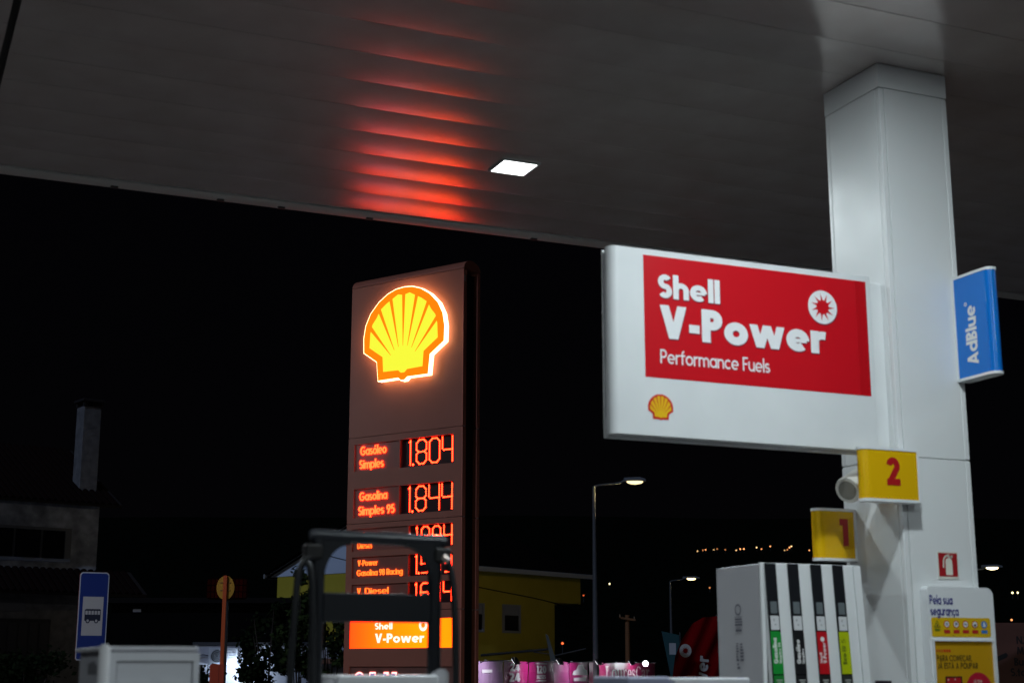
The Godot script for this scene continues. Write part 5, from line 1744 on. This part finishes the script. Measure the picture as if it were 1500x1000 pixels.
	for k in spots.size():
		var s: Array = spots[k]
		var far: bool = s[1] > 600
		var label := "tiny amber lamp in the row along the far hillside"
		if far: label = "tiny %s lamp, %s in the row along the far hillside from the left" % ["orange" if k % 3 else "pale amber", ["first", "second", "third", "fourth", "fifth", "sixth", "seventh", "eighth", "ninth", "tenth", "eleventh", "twelfth", "thirteenth", "fourteenth", "fifteenth", "sixteenth", "seventeenth", "eighteenth"][k]]
		if k == 18: label = "tiny yellow lamp, left one of the close pair right of the safety board"
		elif k == 19: label = "tiny yellow lamp, right one of the close pair right of the safety board"
		elif k == 20: label = "tiny lamp just above the brown hoarding"
		elif k == 21: label = "tiny pale lamp on the dark slope right of the tall street lamp"
		elif k == 22: label = "tiny faint lamp on the slope left of the fuel pump"
		elif k == 23: label = "tiny faint red lamp beside the yellow house's overhang"
		elif k == 24: label = "tiny red lamp low beside the yellow house wall"
		t = thing("hillside_lamp", label, "lamp", street(s[0], s[1], s[2] - 3.0), VIEW_YAW, "lamps on the far hillside" if far else ("pair of lamps right of the safety board" if k in [18, 19] else ""))
		var g := SphereMesh.new()
		g.radius = 0.30 if far else 0.22
		g.height = g.radius * 2.0
		g.radial_segments = 12
		g.rings = 6
		var col := Color(1.0, 0.36, 0.12) if k % 3 else Color(1.0, 0.6, 0.25)
		if k in [18, 19, 21]: col = Color(0.95, 0.85, 0.4)
		if k in [23, 24]: col = Color(1.0, 0.15, 0.04)
		var o := part_mesh(t, "lantern", g, E(col.r, col.g, col.b, glows[k] * 2.8))
		o.position.y = 3.0
		var ps := new_st()
		tube(ps, PackedVector3Array([Vector3(0, -1.5, 0), Vector3(0, 2.9, 0)]), [0.08], 6)
		part(t, "post", ps, M(0.05, 0.05, 0.05, 0.7))

func shrub(called: String, label: String, category: String, base: Vector3, size: Vector3, low: float, leaves: int, leaf: float, m: Material, sd: int) -> void:
	var t := thing(called, label, category, base, rng.randf_range(0, 360), "")
	var r := RandomNumberGenerator.new()
	r.seed = sd
	var tr := new_st()
	for k in 5:
		var a := r.randf() * TAU
		var e := Vector3(cos(a) * size.x * 0.5, low + size.y * r.randf_range(0.4, 0.95), sin(a) * size.z * 0.5)
		tube(tr, curve([Vector3(cos(a) * 0.05, 0, sin(a) * 0.05), Vector3(e.x * 0.3, e.y * 0.45, e.z * 0.3), e], 5), [0.05, 0.045, 0.04, 0.03, 0.025, 0.02, 0.018, 0.015, 0.012, 0.01, 0.006], 6)
	part(t, "stems", tr, M(0.05, 0.035, 0.025, 0.9))
	var st := new_st()
	var clumps := []
	for k in 26:
		var d := Vector3(r.randfn(), r.randfn(), r.randfn()).normalized() * pow(r.randf(), 0.4)
		clumps.append([Vector3(d.x * size.x, low + size.y * 0.5 + d.y * size.y * 0.5, d.z * size.z), r.randf_range(0.16, 0.34)])
	for k in leaves:
		var c: Array = clumps[r.randi() % clumps.size()]
		var p: Vector3 = c[0] + Vector3(r.randfn(), r.randfn(), r.randfn()) * c[1] * size.x * 0.62
		if p.y < 0.05: continue
		var u := Vector3(r.randfn(), r.randfn() * 0.6, r.randfn()).normalized()
		var v := u.cross(Vector3(r.randfn(), r.randfn(), r.randfn())).normalized()
		var n := u.cross(v).normalized()
		var l := leaf * r.randf_range(0.7, 1.3)
		tri(st, p - v * l * 0.32, p + u * l * 0.55 , p + v * l * 0.32, n, n, n)
		tri(st, p - v * l * 0.32, p - u * l * 0.45, p + v * l * 0.32, n, n, n)
	var o := part(t, "foliage", st, m)
	o.set_meta("kind", "stuff")

func make_shrubs() -> void:
	var g1 := rough_mat(Color(0.008, 0.014, 0.005), Color(0.02, 0.03, 0.01), 0.05, 1.5, 0.9, 111)
	var g2 := rough_mat(Color(0.02, 0.033, 0.008), Color(0.05, 0.07, 0.02), 0.05, 1.5, 0.9, 113)
	g1.metallic_specular = 0.15
	g2.metallic_specular = 0.2
	shrub("shrub", "large dark shrub in front of the garage wall, left of the pylon", "shrub", street(-5.1, 31.6), Vector3(0.62, 2.6, 0.7), 0.4, 4200, 0.12, g1, 5)
	shrub("shrub", "upright shrub against the yellow wall, behind the hose mast", "shrub", street(-4.35, 31.0), Vector3(0.45, 2.7, 0.5), 0.9, 3200, 0.11, g2, 9)
	shrub("shrub", "shrub with sparse leaves tight against the pylon's left side", "shrub", street(-3.75, 31.3), Vector3(0.5, 2.0, 0.5), 0.9, 2400, 0.11, g2, 14)
	shrub("shrub", "small low shrub beside the grey cabinet", "shrub", street(-6.35, 31.6), Vector3(0.24, 0.9, 0.3), 0.9, 700, 0.1, g1, 21)
	shrub("shrub", "dark shrub below the bus stop sign beside the house", "shrub", street(-11.2, 35.0), Vector3(0.9, 1.9, 0.9), 0.3, 2600, 0.13, g1, 33)
